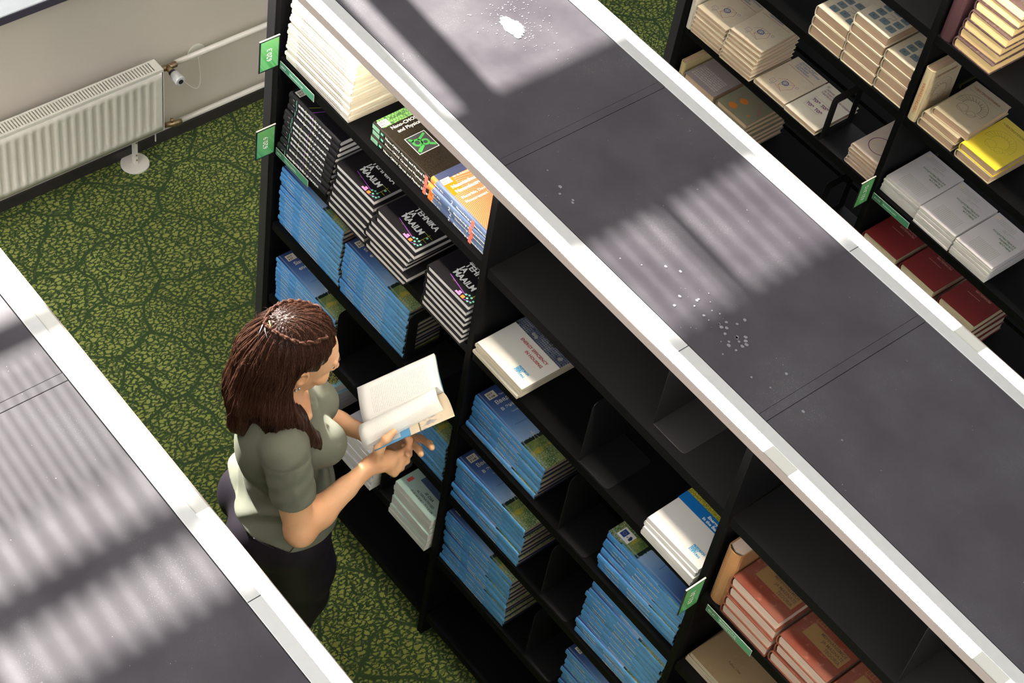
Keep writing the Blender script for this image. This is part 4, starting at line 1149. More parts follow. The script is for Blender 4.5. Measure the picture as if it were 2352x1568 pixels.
# body space: x = her right, y = forward, z = up
P0 = Vector((.708, -.4315, 0)); FW = Vector((.45, .893, 0)).normalized()
person = thing('person', 'woman in grey-green T-shirt and black trousers, reading an open book between the bookcases', 'person', P0, -math.atan2(FW.x, FW.y))
V3 = lambda *a: np.array(a, dtype=np.float32)

class SDF:
    def __init__(s, lo, hi, vs):
        s.lo = np.array(lo, dtype=np.float32); s.vs = vs
        s.n = np.ceil((np.array(hi) - s.lo) / vs).astype(int) + 1
        s.d = np.full(s.n, .06, dtype=np.float32)
    def block(s, lo, hi, pad):
        a = np.clip(np.floor((np.array(lo) - pad - s.lo) / s.vs).astype(int), 0, s.n - 1)
        b = np.clip(np.ceil((np.array(hi) + pad - s.lo) / s.vs).astype(int) + 1, 1, s.n)
        if (b <= a).any(): return None
        ax = [s.lo[i] + s.vs * np.arange(a[i], b[i], dtype=np.float32) for i in range(3)]
        g = np.meshgrid(*ax, indexing='ij', sparse=False)
        return tuple(slice(a[i], b[i]) for i in range(3)), g
    @staticmethod
    def smin(a, b, k):
        if k <= 0: return np.minimum(a, b)
        h = np.maximum(k - np.abs(a - b), 0) / k
        return np.minimum(a, b) - h * h * k * .25
    def _apply(s, sl, nd, k, op):
        if op == 'add': s.d[sl] = s.smin(s.d[sl], nd, k)
        elif op == 'sub': s.d[sl] = -s.smin(-s.d[sl], nd, k)
        elif op == 'int': s.d[sl] = -s.smin(-s.d[sl], -nd, k)
    def cone(s, p, r1, q, r2, k=.012, op='add', flat=None):
        p = np.array(p, dtype=np.float32); q = np.array(q, dtype=np.float32); R = max(r1, r2)
        r = s.block(np.minimum(p, q) - R, np.maximum(p, q) + R, k + .012)
        if r is None: return
        sl, (X, Y, Z) = r
        v = q - p; L2 = float(v @ v) + 1e-12
        if flat is None:
            t = np.clip(((X - p[0]) * v[0] + (Y - p[1]) * v[1] + (Z - p[2]) * v[2]) / L2, 0, 1)
            dx = X - p[0] - t * v[0]; dy = Y - p[1] - t * v[1]; dz = Z - p[2] - t * v[2]
            s._apply(sl, np.sqrt(dx * dx + dy * dy + dz * dz) - (r1 + (r2 - r1) * t), k, op)
        else:                                   # flat = (direction, factor): thinner along that direction
            w = np.array(flat[0], dtype=np.float32); w /= np.linalg.norm(w); f = flat[1]
            t = np.clip(((X - p[0]) * v[0] + (Y - p[1]) * v[1] + (Z - p[2]) * v[2]) / L2, 0, 1)
            dx = X - p[0] - t * v[0]; dy = Y - p[1] - t * v[1]; dz = Z - p[2] - t * v[2]
            c = dx * w[0] + dy * w[1] + dz * w[2]; g = (1 / f - 1) * c
            dx = dx + g * w[0]; dy = dy + g * w[1]; dz = dz + g * w[2]
            s._apply(sl, (np.sqrt(dx * dx + dy * dy + dz * dz) - (r1 + (r2 - r1) * t)) * (.5 + f * .5), k, op)
    def path(s, pts, rs, k=.012, **kw):
        for i in range(len(pts) - 1): s.cone(pts[i], rs[i], pts[i + 1], rs[i + 1], k, **kw)
    def ell(s, c, r, ax=None, k=.015, op='add'):
        c = np.array(c, dtype=np.float32); r = np.array(r, dtype=np.float32); R = r.max()
        b = s.block(c - R, c + R, k + .012)
        if b is None: return
        sl, (X, Y, Z) = b
        A = np.eye(3, dtype=np.float32) if ax is None else np.array(ax, dtype=np.float32)
        X = X - c[0]; Y = Y - c[1]; Z = Z - c[2]
        k0 = 0; k1 = 0
        for i in range(3):
            u = (X * A[i, 0] + Y * A[i, 1] + Z * A[i, 2]) / r[i]
            k0 = k0 + u * u; u = u / r[i]; k1 = k1 + u * u
        k0 = np.sqrt(k0); k1 = np.sqrt(k1) + 1e-9
        s._apply(sl, k0 * (k0 - 1) / k1, k, op)
    def plane(s, c, n, k=.004):
        """keep the side the normal points away from"""
        n = np.array(n, dtype=np.float32); n /= np.linalg.norm(n)
        ax = [s.lo[i] + s.vs * np.arange(s.n[i], dtype=np.float32) for i in range(3)]
        D = (ax[0][:, None, None] - c[0]) * n[0] + (ax[1][None, :, None] - c[1]) * n[1] + (ax[2][None, None, :] - c[2]) * n[2]
        s.d = -s.smin(-s.d, -D, k)
    def disp(s, f):
        ax = [s.lo[i] + s.vs * np.arange(s.n[i], dtype=np.float32) for i in range(3)]
        s.d += f(ax[0][:, None, None], ax[1][None, :, None], ax[2][None, None, :]).astype(np.float32)
    def sample(s, p):
        q = (np.array(p) - s.lo) / s.vs
        q = np.clip(q, 0, s.n - 1.001); i = q.astype(int); f = q - i; i2 = np.minimum(i + 1, s.n - 1); v = 0
        for a in (0, 1):
            for b in (0, 1):
                for c in (0, 1):
                    w = (f[0] if a else 1 - f[0]) * (f[1] if b else 1 - f[1]) * (f[2] if c else 1 - f[2])
                    v += w * s.d[i2[0] if a else i[0], i2[1] if b else i[1], i2[2] if c else i[2]]
        return v
    def mesh(s, name, mat, parent, smooth_it=2):
        g = vdb.FloatGrid(.06); g.copyFromArray(np.minimum(s.d, .06))
        pts, tri, quad = g.convertToPolygons(0.0, 0.0)
        pts = pts * s.vs + s.lo
        me = bpy.data.meshes.new(name)
        quad = quad[:, ::-1]
        me.vertices.add(len(pts)); me.vertices.foreach_set('co', pts.astype(np.float32).ravel())
        nq, ntr = len(quad), len(tri)
        me.loops.add(nq * 4 + ntr * 3); me.loops.foreach_set('vertex_index', np.concatenate([quad.ravel(), tri[:, ::-1].ravel()]).astype(np.int32))
        me.polygons.add(nq + ntr)
        me.polygons.foreach_set('loop_start', np.concatenate([np.arange(nq) * 4, nq * 4 + np.arange(ntr) * 3]).astype(np.int32))
        me.update(calc_edges=True); me.validate()
        me.polygons.foreach_set('use_smooth', [True] * len(me.polygons))
        me.materials.append(mat)
        o = link(bpy.data.objects.new(name, me), parent)
        if smooth_it:
            md = o.modifiers.new('smooth', 'SMOOTH'); md.iterations = smooth_it; md.factor = .5
        return o

def mat_skin():
    m, nt, b = new_mat('skin'); n = N(nt); v = n.obj()
    c = n.mix(n.mapr(n.noise(v, 9, 3), .35, .65), (.76, .41, .22, 1), (.83, .48, .28, 1))
    c = n.mix(n.mapr(n.noise(v, 300, 3), .3, .7, 0, .12), c, (.58, .25, .14, 1))
    n.lk(c, b.inputs['Base Color']); b.inputs['Roughness'].default_value = .48
    b.inputs['Subsurface Weight'].default_value = .12; b.inputs['Subsurface Radius'].default_value = (.012, .005, .003)
    b.inputs['Specular IOR Level'].default_value = .35
    return m
def mat_cloth(name, c0, c1, rough=.85, fine=900, bump=.0004):
    m, nt, b = new_mat(name); n = N(nt); v = n.obj()
    f = n.noise(v, fine, 2)
    n.lk(n.mix(f, c0 + (1,), c1 + (1,)), b.inputs['Base Color']); b.inputs['Roughness'].default_value = rough
    b.inputs['Specular IOR Level'].default_value = .2
    b.inputs['Sheen Weight'].default_value = .0; b.inputs['Sheen Roughness'].default_value = .4
    n.bump(f, bump, .5, b)
    return m
def mat_hair(name, c0, c1, rough=.34):
    m, nt, b = new_mat(name); n = N(nt); v = n.obj(); x, y, z = n.xyz(v)
    f = n.noise(n.comb(n.m('MULTIPLY', x, 260), n.m('MULTIPLY', y, 260), n.m('MULTIPLY', z, 12)), 1.0, 3, .7)
    n.lk(n.mix(n.mapr(f, .3, .7), c0 + (1,), c1 + (1,)), b.inputs['Base Color']); b.inputs['Roughness'].default_value = rough
    b.inputs['Specular IOR Level'].default_value = .3
    n.bump(f, .002, .6, b)
    return m
M_SKIN = mat_skin()
M_SHIRT = mat_cloth('sage_grey_jersey', (.135, .142, .108), (.17, .178, .14))
M_TROU = mat_cloth('black_trouser_cloth', (.007, .005, .009), (.012, .009, .014), .6, 700)
M_HAIR = mat_hair('dark_brown_hair', (.010, .004, .003), (.050, .018, .011), .40)
M_STR = mat_hair('brown_hair_strands', (.030, .012, .008), (.095, .040, .024), .55)
M_STR.node_tree.nodes['Principled BSDF'].inputs['Specular IOR Level'].default_value = .12

# head frame
pit = math.radians(23)
fh = V3(0, math.cos(pit), -math.sin(pit)); uh = V3(0, math.sin(pit), math.cos(pit)); rh = V3(1, 0, 0)
H0 = V3(0, .006, 1.517)                       # midpoint between the ears
HA = np.array([rh, fh, uh])
def hd(r, f, u): return H0 + rh * r + fh * f + uh * u

# arms
SR, ER, WR = V3(.160, -.040, 1.315), V3(.232, -.002, 1.062), V3(.118, .198, 1.163)
SL_, EL, WL = V3(-.160, -.040, 1.315), V3(-.215, .030, 1.045), V3(-.040, .225, 1.085)

B = SDF((-.30, -.22, .98), (.30, .43, 1.74), .0024)
# cranium, face, jaw
B.ell(hd(0, -.022, .045), (.074, .096, .088), HA, .02)
B.ell(hd(0, .035, .012), (.062, .064, .078), HA, .02)
B.ell(hd(0, .048, -.040), (.050, .050, .052), HA, .02)
B.ell(hd(0, .066, -.082), (.024, .023, .020), HA, .022)          # chin
for s_ in (-1, 1):
    B.cone(hd(s_ * .055, .004, -.030), .016, hd(s_ * .018, .060, -.082), .016, .018)       # jaw line
    B.ell(hd(s_ * .036, .072, -.030), (.022, .020, .022), HA, .014)                        # cheek
    B.ell(hd(s_ * .030, .088, .022), (.016, .012, .010), HA, .006, 'sub')                  # eye hollow
    B.ell(hd(s_ * .030, .079, .017), (.0135, .0125, .0115), HA, .004)                      # eyeball under the lid
    B.cone(hd(s_ * .012, .093, .033), .006, hd(s_ * .040, .083, .036), .006, .010)         # brow
    # ears
    B.ell(hd(s_ * .081, -.004, .000), (.010, .019, .033), HA, .006)
    B.ell(hd(s_ * .090, .000, .005), (.007, .010, .019), HA, .003, 'sub')
    B.cone(hd(s_ * .076, .000, -.024), .008, hd(s_ * .077, .004, -.030), .007, .006)
B.cone(hd(0, .092, .028), .0075, hd(0, .112, -.010), .0085, .010)                          # nose
B.ell(hd(0, .113, -.014), (.011, .011, .0095), HA, .006)
for s_ in (-1, 1): B.ell(hd(s_ * .011, .103, -.018), (.0075, .010, .0075), HA, .006)
B.cone(hd(-.014, .090, -.047), .0060, hd(.014, .090, -.047), .0060, .006)                  # lips
B.cone(hd(-.012, .087, -.057), .0065, hd(.012, .087, -.057), .0065, .006)
B.cone(hd(-.020, .094, -.0515), .0014, hd(.020, .094, -.0515), .0014, .003, 'sub')
# neck, chest under the shirt
B.path([hd(0, -.028, -.035), V3(0, -.022, 1.40), V3(0, -.036, 1.340)], [.050, .047, .058], .02)
B.ell((0, -.022, 1.285), (.125, .070, .075), None, .03)
B.ell((0, .000, 1.20), (.118, .082, .11), None, .03)
B.cone((-.07, .03, 1.345), .012, (.07, .03, 1.345), .012, .02)
B.path([V3(-.03, -.03, 1.345), SL_ + V3(.012, 0, .0)], [.050, .046], .03)
B.path([V3(.03, -.03, 1.345), SR + V3(-.012, 0, .0)], [.050, .046], .03)
# arms
for (S_, E_, W_, sg) in ((SR, ER, WR, 1), (SL_, EL, WL, -1)):
    m1 = S_ * .5 + E_ * .5
    B.path([S_, m1, E_], [.050, .047, .039], .02)
    B.ell(E_, (.040, .038, .038), None, .02)
    f1 = E_ * .72 + W_ * .28
    fd = (W_ - E_) / np.linalg.norm(W_ - E_)
    B.path([E_, f1, E_ * .35 + W_ * .65], [.037, .0405, .030], .018)
    B.path([E_ * .35 + W_ * .65, W_], [.030, .0235], .012, flat=(np.cross(fd, V3(0, 0, 1)), .92))

def finger(pts, r0=.0098, r1=.0078, k=.004):
    n_ = len(pts); rs = [r0 + (r1 - r0) * i / (n_ - 1) for i in range(n_)]
    B.path(pts, rs, k)
    for i in range(1, n_ - 1): B.ell(pts[i], [rs[i] * 1.06] * 3, None, k)
# right hand: holds the lower corner of the book, thumb above the pages, fingers curled beneath
hw = WR
palm_c = V3(.110, .246, 1.172)
B.path([hw, V3(.114, .222, 1.170), palm_c], [.024, .027, .027], .012, flat=((.62, -.25, .72), .62))
K_ = [V3(.097, .280, 1.172), V3(.108, .282, 1.156), V3(.119, .276, 1.142), V3(.126, .264, 1.130)]     # knuckles index..little
for k_ in K_: B.cone(palm_c * .6 + hw * .4, .016, k_, .0125, .010)
finger([K_[0], V3(.084, .306, 1.176), V3(.074, .308, 1.203), V3(.068, .294, 1.222)], .0105, .0080)
finger([K_[1], V3(.092, .306, 1.162), V3(.076, .312, 1.182), V3(.064, .300, 1.198)], .0105, .0080)
finger([K_[2], V3(.102, .300, 1.146), V3(.084, .306, 1.160), V3(.070, .296, 1.174)], .0100, .0078)
finger([K_[3], V3(.110, .286, 1.128), V3(.094, .290, 1.136), V3(.080, .280, 1.148)], .0092, .0070)
B.cone(V3(.114, .214, 1.180), .018, V3(.116, .217, 1.228), .0142, .012)
finger([V3(.116, .216, 1.226), V3(.106, .236, 1.258), V3(.094, .257, 1.272)], .0125, .0088, .008)
# left hand under the spine, fingertips showing past the right edge of the cover
pl = V3(-.004, .268, 1.118)
B.path([WL, V3(-.022, .246, 1.100), pl], [.0235, .026, .027], .012, flat=((0, -.5, .85), .62))
KL = [V3(.022, .312, 1.158), V3(.028, .298, 1.143), V3(.030, .282, 1.128), V3(.028, .266, 1.116)]
for k_ in KL: B.cone(pl * .7 + WL * .3, .017, k_, .0125, .010)
finger([KL[0], V3(.070, .342, 1.195), V3(.112, .352, 1.228), V3(.142, .352, 1.252)], .0105, .0085)
finger([KL[1], V3(.070, .320, 1.178), V3(.110, .327, 1.204), V3(.138, .326, 1.222)], .0105, .0088)
finger([KL[2], V3(.064, .298, 1.158), V3(.088, .302, 1.172), V3(.108, .300, 1.182)], .0100, .0080)
finger([KL[3], V3(.054, .278, 1.138), V3(.072, .280, 1.148), V3(.088, .278, 1.158)], .0090, .0070)
finger([V3(-.02, .268, 1.125), V3(-.040, .296, 1.148), V3(-.048, .320, 1.166)], .0125, .0090, .008)
B.plane((0, 0, 1.0), (0, 0, -1), .002)
body = B.mesh('body', M_SKIN, person, 2)

# T-shirt: torso shell, short sleeves, scoop neck, folds at the waist
T = SDF((-.26, -.21, .78), (.28, .24, 1.40), .0030)
T.ell((0, -.020, 1.275), (.158, .088, .095), None, .03)
T.ell((0, -.010, 1.20), (.142, .098, .14), None, .03)
for s_ in (-1, 1):
    T.ell((s_ * .068, .075, 1.215), (.066, .066, .064), None, .035)          # bust
    T.ell((s_ * .070, -.092, 1.235), (.082, .064, .13), None, .05)             # shoulder blade
T.ell((0, -.016, 1.08), (.128, .108, .12), None, .05)
T.ell((0, .000, .965), (.156, .130, .11), None, .05)
T.ell((0, -.004, .860), (.176, .152, .115), None, .04)
for s_ in (-1, 1): T.ell((s_ * .07, -.085, .87), (.09, .088, .10), None, .04)
T.path([V3(0, -.032, 1.335), SR + V3(-.02, 0, .012)], [.055, .056], .03)
T.path([V3(0, -.032, 1.335), SL_ + V3(.02, 0, .012)], [.055, .056], .03)
T.ell((0, -.008, 1.46), (.098, .074, .104), None, .006, 'sub')
T.ell((0, .100, 1.400), (.066, .10, .095), None, .012, 'sub')
def folds(X, Y, Z):
    a = np.exp(-((Z - .97) / .07) ** 2); b_ = np.exp(-((Z - 1.12) / .09) ** 2) * np.clip(-Y * 8 + .3, 0, 1)
    return a * .0042 * np.sin(90 * Z + 20 * X - 26 * Y + 2 * np.sin(30 * X)) + b_ * .0028 * np.sin(70 * Z + 34 * X + 12 * Y) + .0012 * np.sin(60 * X + 38 * Z) * np.clip((1.25 - Z) * 4, 0, 1)
T.disp(folds)
T.plane((0, 0, .862), (0, -.52, -1), .004)
T2 = SDF((-.30, -.13, 1.12), (.32, .13, 1.40), .0030)
for (S_, E_) in ((SR, ER), (SL_, EL)):
    e = S_ * .36 + E_ * .64
    T2.path([S_, e], [.0615, .0605], .01)
for (S_, E_) in ((SR, ER), (SL_, EL)):
    pass
def sl_cut(X, Y, Z): return 0 * X
# both sleeves end square across the arm
for (S_, E_) in ((SR, ER), (SL_, EL)):
    v = (E_ - S_) / np.linalg.norm(E_ - S_); c = S_ + (E_ - S_) * .56
    ax = [T2.lo[i] + T2.vs * np.arange(T2.n[i], dtype=np.float32) for i in range(3)]
    D = (ax[0][:, None, None] - c[0]) * v[0] + (ax[1][None, :, None] - c[1]) * v[1] + (ax[2][None, None, :] - c[2]) * v[2]
    side = (ax[0] * np.sign(S_[0]) > 0)[:, None, None] & np.ones_like(D, dtype=bool)
    T2.d = np.where(side, -SDF.smin(-T2.d, -D, .004), T2.d)
    # armhole seam groove and sleeve creases
    D2 = np.abs((ax[0][:, None, None] - S_[0]) * v[0] + (ax[1][None, :, None] - S_[1]) * v[1] + (ax[2][None, None, :] - S_[2]) * v[2] - .012)
    T2.d = np.where(side, T2.d + .0022 * np.exp(-(D2 / .0045) ** 2) + .0012 * np.sin(D * 120 + ax[1][None, :, None] * 60), T2.d)
# merge the sleeve field into the torso field
Tm = SDF((-.30, -.21, .78), (.32, .24, 1.40), .0030)
def paste(dst, src):
    off = np.round((src.lo - dst.lo) / dst.vs).astype(int)
    sl = tuple(slice(max(off[i], 0), min(off[i] + src.n[i], dst.n[i])) for i in range(3))
    so = tuple(slice(sl[i].start - off[i], sl[i].stop - off[i]) for i in range(3))
    dst.d[sl] = SDF.smin(dst.d[sl], src.d[so], .022)
paste(Tm, T); paste(Tm, T2)
shirt = Tm.mesh('t_shirt', M_SHIRT, person, 2)

# trousers
Q = SDF((-.24, -.24, .04), (.24, .22, 1.02), .0045)
Q.ell((0, -.010, .955), (.138, .112, .10), None, .05)
Q.ell((0, -.006, .85), (.168, .140, .105), None, .05)
for s_ in (-1, 1):
    Q.ell((s_ * .076, -.090, .815), (.088, .088, .092), None, .04)
    Q.path([V3(s_ * .084, .006, .80), V3(s_ * .080, .030, .66), V3(s_ * .072, .040, .50)], [.112, .106, .088], .03)
    Q.path([V3(s_ * .072, .040, .50), V3(s_ * .066, .010, .30), V3(s_ * .064, -.020, .07)], [.088, .070, .050], .02)
Q.disp(lambda X, Y, Z: .0018 * np.sin(55 * Z + 18 * X) * np.clip((Z - .5) * 3, 0, 1))
Q.plane((0, 0, 1.0), (0, .25, 1), .004)
Q.plane((0, 0, .06), (0, 0, -1), .004)
Q.mesh('trousers', M_TROU, person, 2)
m = MB(); m.tube([(.150, -.110, .925), (.158, -.085, .905), (.166, -.055, .888)], .0014, 6); m.tube([(.168, .02, .93), (.176, -.01, .88), (.172, -.03, .84)], .0012, 6)
m.obj('pocket_seam', plain('trouser_seam', (.035, .028, .036), .5), person, smooth=True)
for s_ in (-1, 1):
    SH = SDF((s_ * .064 - .06, -.12, .0), (s_ * .064 + .06, .20, .12), .004)
    SH.ell((s_ * .066, -.035, .040), (.036, .048, .040), None, .02); SH.ell((s_ * .070, .040, .028), (.042, .075, .028), None, .03)
    SH.plane((0, 0, .0025), (0, 0, -1), .002)
    SH.mesh('shoe', M_BLACK, person, 1)

# hair
HS = SDF((-.17, -.26, 1.16), (.17, .15, 1.76), .0030)
HS.ell(hd(0, -.030, .048), (.091, .108, .096), HA, .02)
HS.ell(hd(0, -.050, .022), (.092, .084, .092), HA, .02)
HS.path([V3(.0, -.070, 1.52), V3(.01, -.100, 1.42), V3(.02, -.115, 1.340)], [.086, .074, .052], .03)
HS.path([V3(.070, -.050, 1.52), V3(.088, -.065, 1.42), V3(.098, -.050, 1.335), V3(.105, -.015, 1.265)], [.040, .046, .036, .010], .03)
HS.path([V3(.080, -.040, 1.47), V3(.098, -.010, 1.38), V3(.104, .040, 1.290), V3(.106, .078, 1.215)], [.026, .028, .020, .004], .02)
HS.path([V3(-.065, -.055, 1.52), V3(-.085, -.06, 1.42), V3(-.095, -.045, 1.34)], [.040, .044, .028], .03)
HS.path([V3(-.082, -.01, 1.50), V3(-.088, .030, 1.42), V3(-.060, .085, 1.362), V3(-.030, .110, 1.345)], [.020, .022, .018, .006], .02)
HS.path([V3(.05, -.135, 1.40), V3(.06, -.140, 1.33), V3(.065, -.125, 1.285)], [.040, .030, .008], .02)
# face opening
HS.ell(hd(0, .157, -.016), (.18, .134, .162), HA, .024, 'sub')
for s_ in (-1, 1):
    HS.ell(hd(s_ * .092, .044, -.034), (.050, .050, .066), HA, .018, 'sub')
    HS.ell(hd(s_ * .100, .004, -.006), (.032, .028, .044), HA, .010, 'sub')
def hgroove(X, Y, Z):
    ph = np.arctan2(X, -(Y + .03) + .0 * Z)
    return .0022 * np.sin(ph * 26 + 3 * np.sin(Z * 14)) + .0014 * np.sin(ph * 61 + 2 * np.sin(Z * 22)) - .0 * Z
HS.disp(hgroove)
hair = HS.mesh('hair', M_HAIR, person, 1)

rr = random.Random(77)
pc = V3(0, -.035, 1.545)
SV, SFc, = [], []
def hair_point(ph, t, po=0.0):
    """point on the hair envelope: t 0 = crown parting, 1 = tips; ph = angle round the head, 0 = back"""
    if t < .42:
        th = t / .42 * math.radians(100)
        d = V3(math.sin(th) * math.sin(ph), -math.sin(th) * math.cos(ph), math.cos(th))
        o_ = pc + V3(0, po * (1 - t / .42), 0); R_ = .17
    else:
        q = (t - .42) / .58
        o_ = V3(.0 + .01 * q, -.05 - .03 * q, 1.53 - .25 * q); d = V3(math.sin(ph), -math.cos(ph), -.17 * (1 - q)); d /= np.linalg.norm(d); R_ = .16
    a, b_ = .01, R_
    if HS.sample(o_ + d * a) > 0: return None
    # march outward to the last inside point
    r = a
    while r < b_ and HS.sample(o_ + d * r) < 0: r += .004
    lo, hi = r - .004, r
    for _ in range(6):
        mid = (lo + hi) / 2
        if HS.sample(o_ + d * mid) < 0: lo = mid
        else: hi = mid
    return o_ + d * (lo + .0006)
def tube_add(P, r0, r1, seg=3):
    k0 = len(SV); n_ = len(P); prev = None
    for i, p in enumerate(P):
        d = P[min(i + 1, n_ - 1)] - P[max(i - 1, 0)]; d = d / (np.linalg.norm(d) + 1e-9)
        a = np.cross(d, V3(.3, .2, 1)); a /= np.linalg.norm(a) + 1e-9; b_ = np.cross(d, a)
        r = (r0 + (r1 - r0) * i / (n_ - 1)) * min(1.0, .3 + i * .28)
        for j in range(seg):
            t = 2 * math.pi * j / seg; SV.append(tuple(p + (a * math.cos(t) + b_ * math.sin(t)) * r))
    for i in range(n_ - 1):
        for j in range(seg):
            q = k0 + i * seg; j2 = (j + 1) % seg
            SFc.append((q + j, q + j2, q + seg + j2, q + seg + j))
for i in range(1500):
    ph = rr.uniform(-math.pi, math.pi); front = abs(ph) > 2.05
    t0 = rr.uniform(.0, .25) if not front else rr.uniform(.02, .12); t1 = rr.uniform(.75, 1.0) if not front else rr.uniform(.22, .33)
    if not front and rr.random() < .4: t0 = rr.uniform(.2, .6)
    po = rr.uniform(-.03, .075) * (1 if abs(ph) > .7 else .3); t0 = max(t0, .045)
    P = []; w1, w2 = rr.uniform(-.10, .10), rr.uniform(0, 6); lift = rr.random() ** 4 * .006
    for j in range(13):
        t = t0 + (t1 - t0) * j / 12
        p = hair_point(ph + w1 * j / 12 + .03 * math.sin(w2 + j * .7), t, po)
        if p is None: break
        P.append(p + V3(0, 0, 1) * 0 + (p - pc) / np.linalg.norm(p - pc) * lift * math.sin(math.pi * j / 12))
    if len(P) > 4: tube_add(P, .0009, .0005)
# fly-away wisps
for i in range(70):
    ph = rr.uniform(-1.9, 1.9); t = rr.uniform(.05, .8); p = hair_point(ph, t)
    if p is None: continue
    o_ = (p - pc) / np.linalg.norm(p - pc); P = [p]
    d = o_ * .6 + V3(rr.uniform(-1, 1), rr.uniform(-1, 1), rr.uniform(-1, .4)) * .6
    for j in range(7):
        d = d + V3(rr.uniform(-.4, .4), rr.uniform(-.4, .4), -.15); P.append(P[-1] + d / np.linalg.norm(d) * rr.uniform(.003, .007))
    tube_add(P, .00045, .0003)
me = bpy.data.meshes.new('hair_strands'); me.from_pydata(SV, [], SFc); me.materials.append(M_STR)
me.polygons.foreach_set('use_smooth', [True] * len(me.polygons))
tag(link(bpy.data.objects.new('hair_strands', me), person), 'fine loose strands of brown hair', kind='stuff')

# twisted band from each temple to the back, pins where they meet
def on_hair(d, o_=pc):
    d = np.array(d, dtype=np.float32); d /= np.linalg.norm(d); r = .01
    while r < .18 and HS.sample(o_ + d * r) < 0: r += .002
    return o_ + d * (r + .002)
tw = MB()
for sgn in (1, -1):
    n_ = 60; base = []
    KD = [(.30, .74, .60), (.50, .52, .70), (.56, .25, .80), (.46, -.02, .89), (.26, -.26, .93), (.0, -.42, .90)]
    for i in range(n_ + 1):
        q = i / n_ * (len(KD) - 1); k_ = min(int(q), len(KD) - 2); f_ = q - k_
        dv = [KD[k_][c_] * (1 - f_) + KD[k_ + 1][c_] * f_ for c_ in range(3)]
        base.append(on_hair((sgn * dv[0], dv[1], dv[2])))
    for s2 in (0, 1):
        P = []
        for i, p in enumerate(base):
            o_ = (p - pc) / np.linalg.norm(p - pc); t_ = base[min(i + 1, n_)] - base[max(i - 1, 0)]; t_ = t_ / np.linalg.norm(t_); w = np.cross(o_, t_)
            an = i * .34 + s2 * math.pi; rad = .0030
            P.append(tuple(p + w * math.cos(an) * rad + o_ * math.sin(an) * rad * .8))
        tw.tube(P, [.0048 - .0016 * i / n_ for i in range(n_ + 1)], 8)
tw.obj('hair_twist', M_STR, person, smooth=True)
M_PIN = plain('pale_metal_pin', (.62, .66, .75), .25, .8); M_PINY = plain('yellow_pin', (.75, .62, .15), .3)
ctr = on_hair((0, -math.cos(math.radians(32)), math.sin(math.radians(32))))
def pin(a, b_, mat):
    pa = on_hair(a); pb = on_hair(b_); mid = (pa + pb) / 2; mid += (mid - pc) / np.linalg.norm(mid - pc) * .004
    MB().tube([tuple(pa), tuple(mid), tuple(pb)], .0016, 6).obj('hair_pin', mat, person, smooth=True)
pin((.02, -.44, .89), (.26, -.66, .70), M_PIN); pin((.06, -.42, .90), (.34, -.42, .84), M_PIN); pin((.02, -.30, .95), (.22, -.28, .93), M_PINY)
for k_, (f_, u_) in enumerate(((.004, -.031), (-.001, -.040))):
    c = hd(.089, f_, u_); MB().tube([tuple(c + V3(-.003, 0, 0)), tuple(c + V3(-.002, 0, 0)), tuple(c + V3(.002, 0, 0)), tuple(c + V3(.003, 0, 0))], [.0015, .0034, .0034, .0015], 10).obj('earring', M_PIN, person, smooth=True)
M_EYE = plain('eye_white', (.75, .72, .70), .2); M_LASH = plain('lash_dark', (.02, .012, .01), .6); M_LIP = plain('lip_rose', (.55, .20, .17), .4)
for s_ in (-1, 1):
    m = MB(); m.tube([tuple(hd(s_ * .018, .0895, .012)), tuple(hd(s_ * .026, .0945, .0105)), tuple(hd(s_ * .034, .0930, .011)), tuple(hd(s_ * .041, .0865, .013))], [.0008, .0012, .0014, .0008], 5); m.obj('eyelashes', M_LASH, person, smooth=True)
    m = MB(); m.tube([tuple(hd(s_ * .014, .0985, .034)), tuple(hd(s_ * .028, .0965, .040)), tuple(hd(s_ * .044, .0860, .036))], [.0018, .0022, .0012], 6); m.obj('eyebrow', M_HAIR, person, smooth=True)
m = MB(); m.tube([tuple(hd(-.017, .0925, -.050)), tuple(hd(0, .0975, -.0465)), tuple(hd(.017, .0925, -.050))], [.001, .0038, .001], 8); m.tube([tuple(hd(-.015, .0905, -.0545)), tuple(hd(0, .0955, -.057)), tuple(hd(.015, .0905, -.0545))], [.001, .0040, .001], 8)
m.obj('lips', M_LIP, person, smooth=True)

# ------------------------------------------------------------------ the open book in her hands
ob = thing('open_book', 'open white-paged book with watercolour inside cover, held by the reading woman', 'book', P0, -math.atan2(FW.x, FW.y))
O_ = V3(0, .203, 1.180); Tn = V3(0, math.cos(math.radians(31)), math.sin(math.radians(31))); BH = .236
Nn = np.cross(V3(1, 0, 0), Tn)
def mat_page(name, col, lines=.30):
    m, nt, b = new_mat(name); n = N(nt)
    uv = n.node('ShaderNodeUVMap').outputs[0]; u, v, _ = n.xyz(uv)
    c = col + (1,)
    if lines:
        row = n.m('LESS_THAN', n.m('ABSOLUTE', n.m('SUBTRACT', n.m('FRACT', n.m('MULTIPLY', v, 46)), .5)), .2)
        word = n.m('GREATER_THAN', n.noise(n.comb(n.m('MULTIPLY', u, 60), n.m('MULTIPLY', n.m('FLOOR', n.m('MULTIPLY', v, 46)), 7.3), 0.0), 1.0, 1), .43)
        box = n.m('MULTIPLY', n.m('MULTIPLY', n.m('GREATER_THAN', u, .14), n.m('LESS_THAN', u, .84)), n.m('MULTIPLY', n.m('GREATER_THAN', v, .16), n.m('LESS_THAN', v, .88)))
        c = n.mix(n.m('MULTIPLY', n.m('MULTIPLY', row, word), n.m('MULTIPLY', box, lines)), c, (.25, .25, .26, 1))
    n.lk(c, b.inputs['Base Color']); b.inputs['Roughness'].default_value = .6
    return m
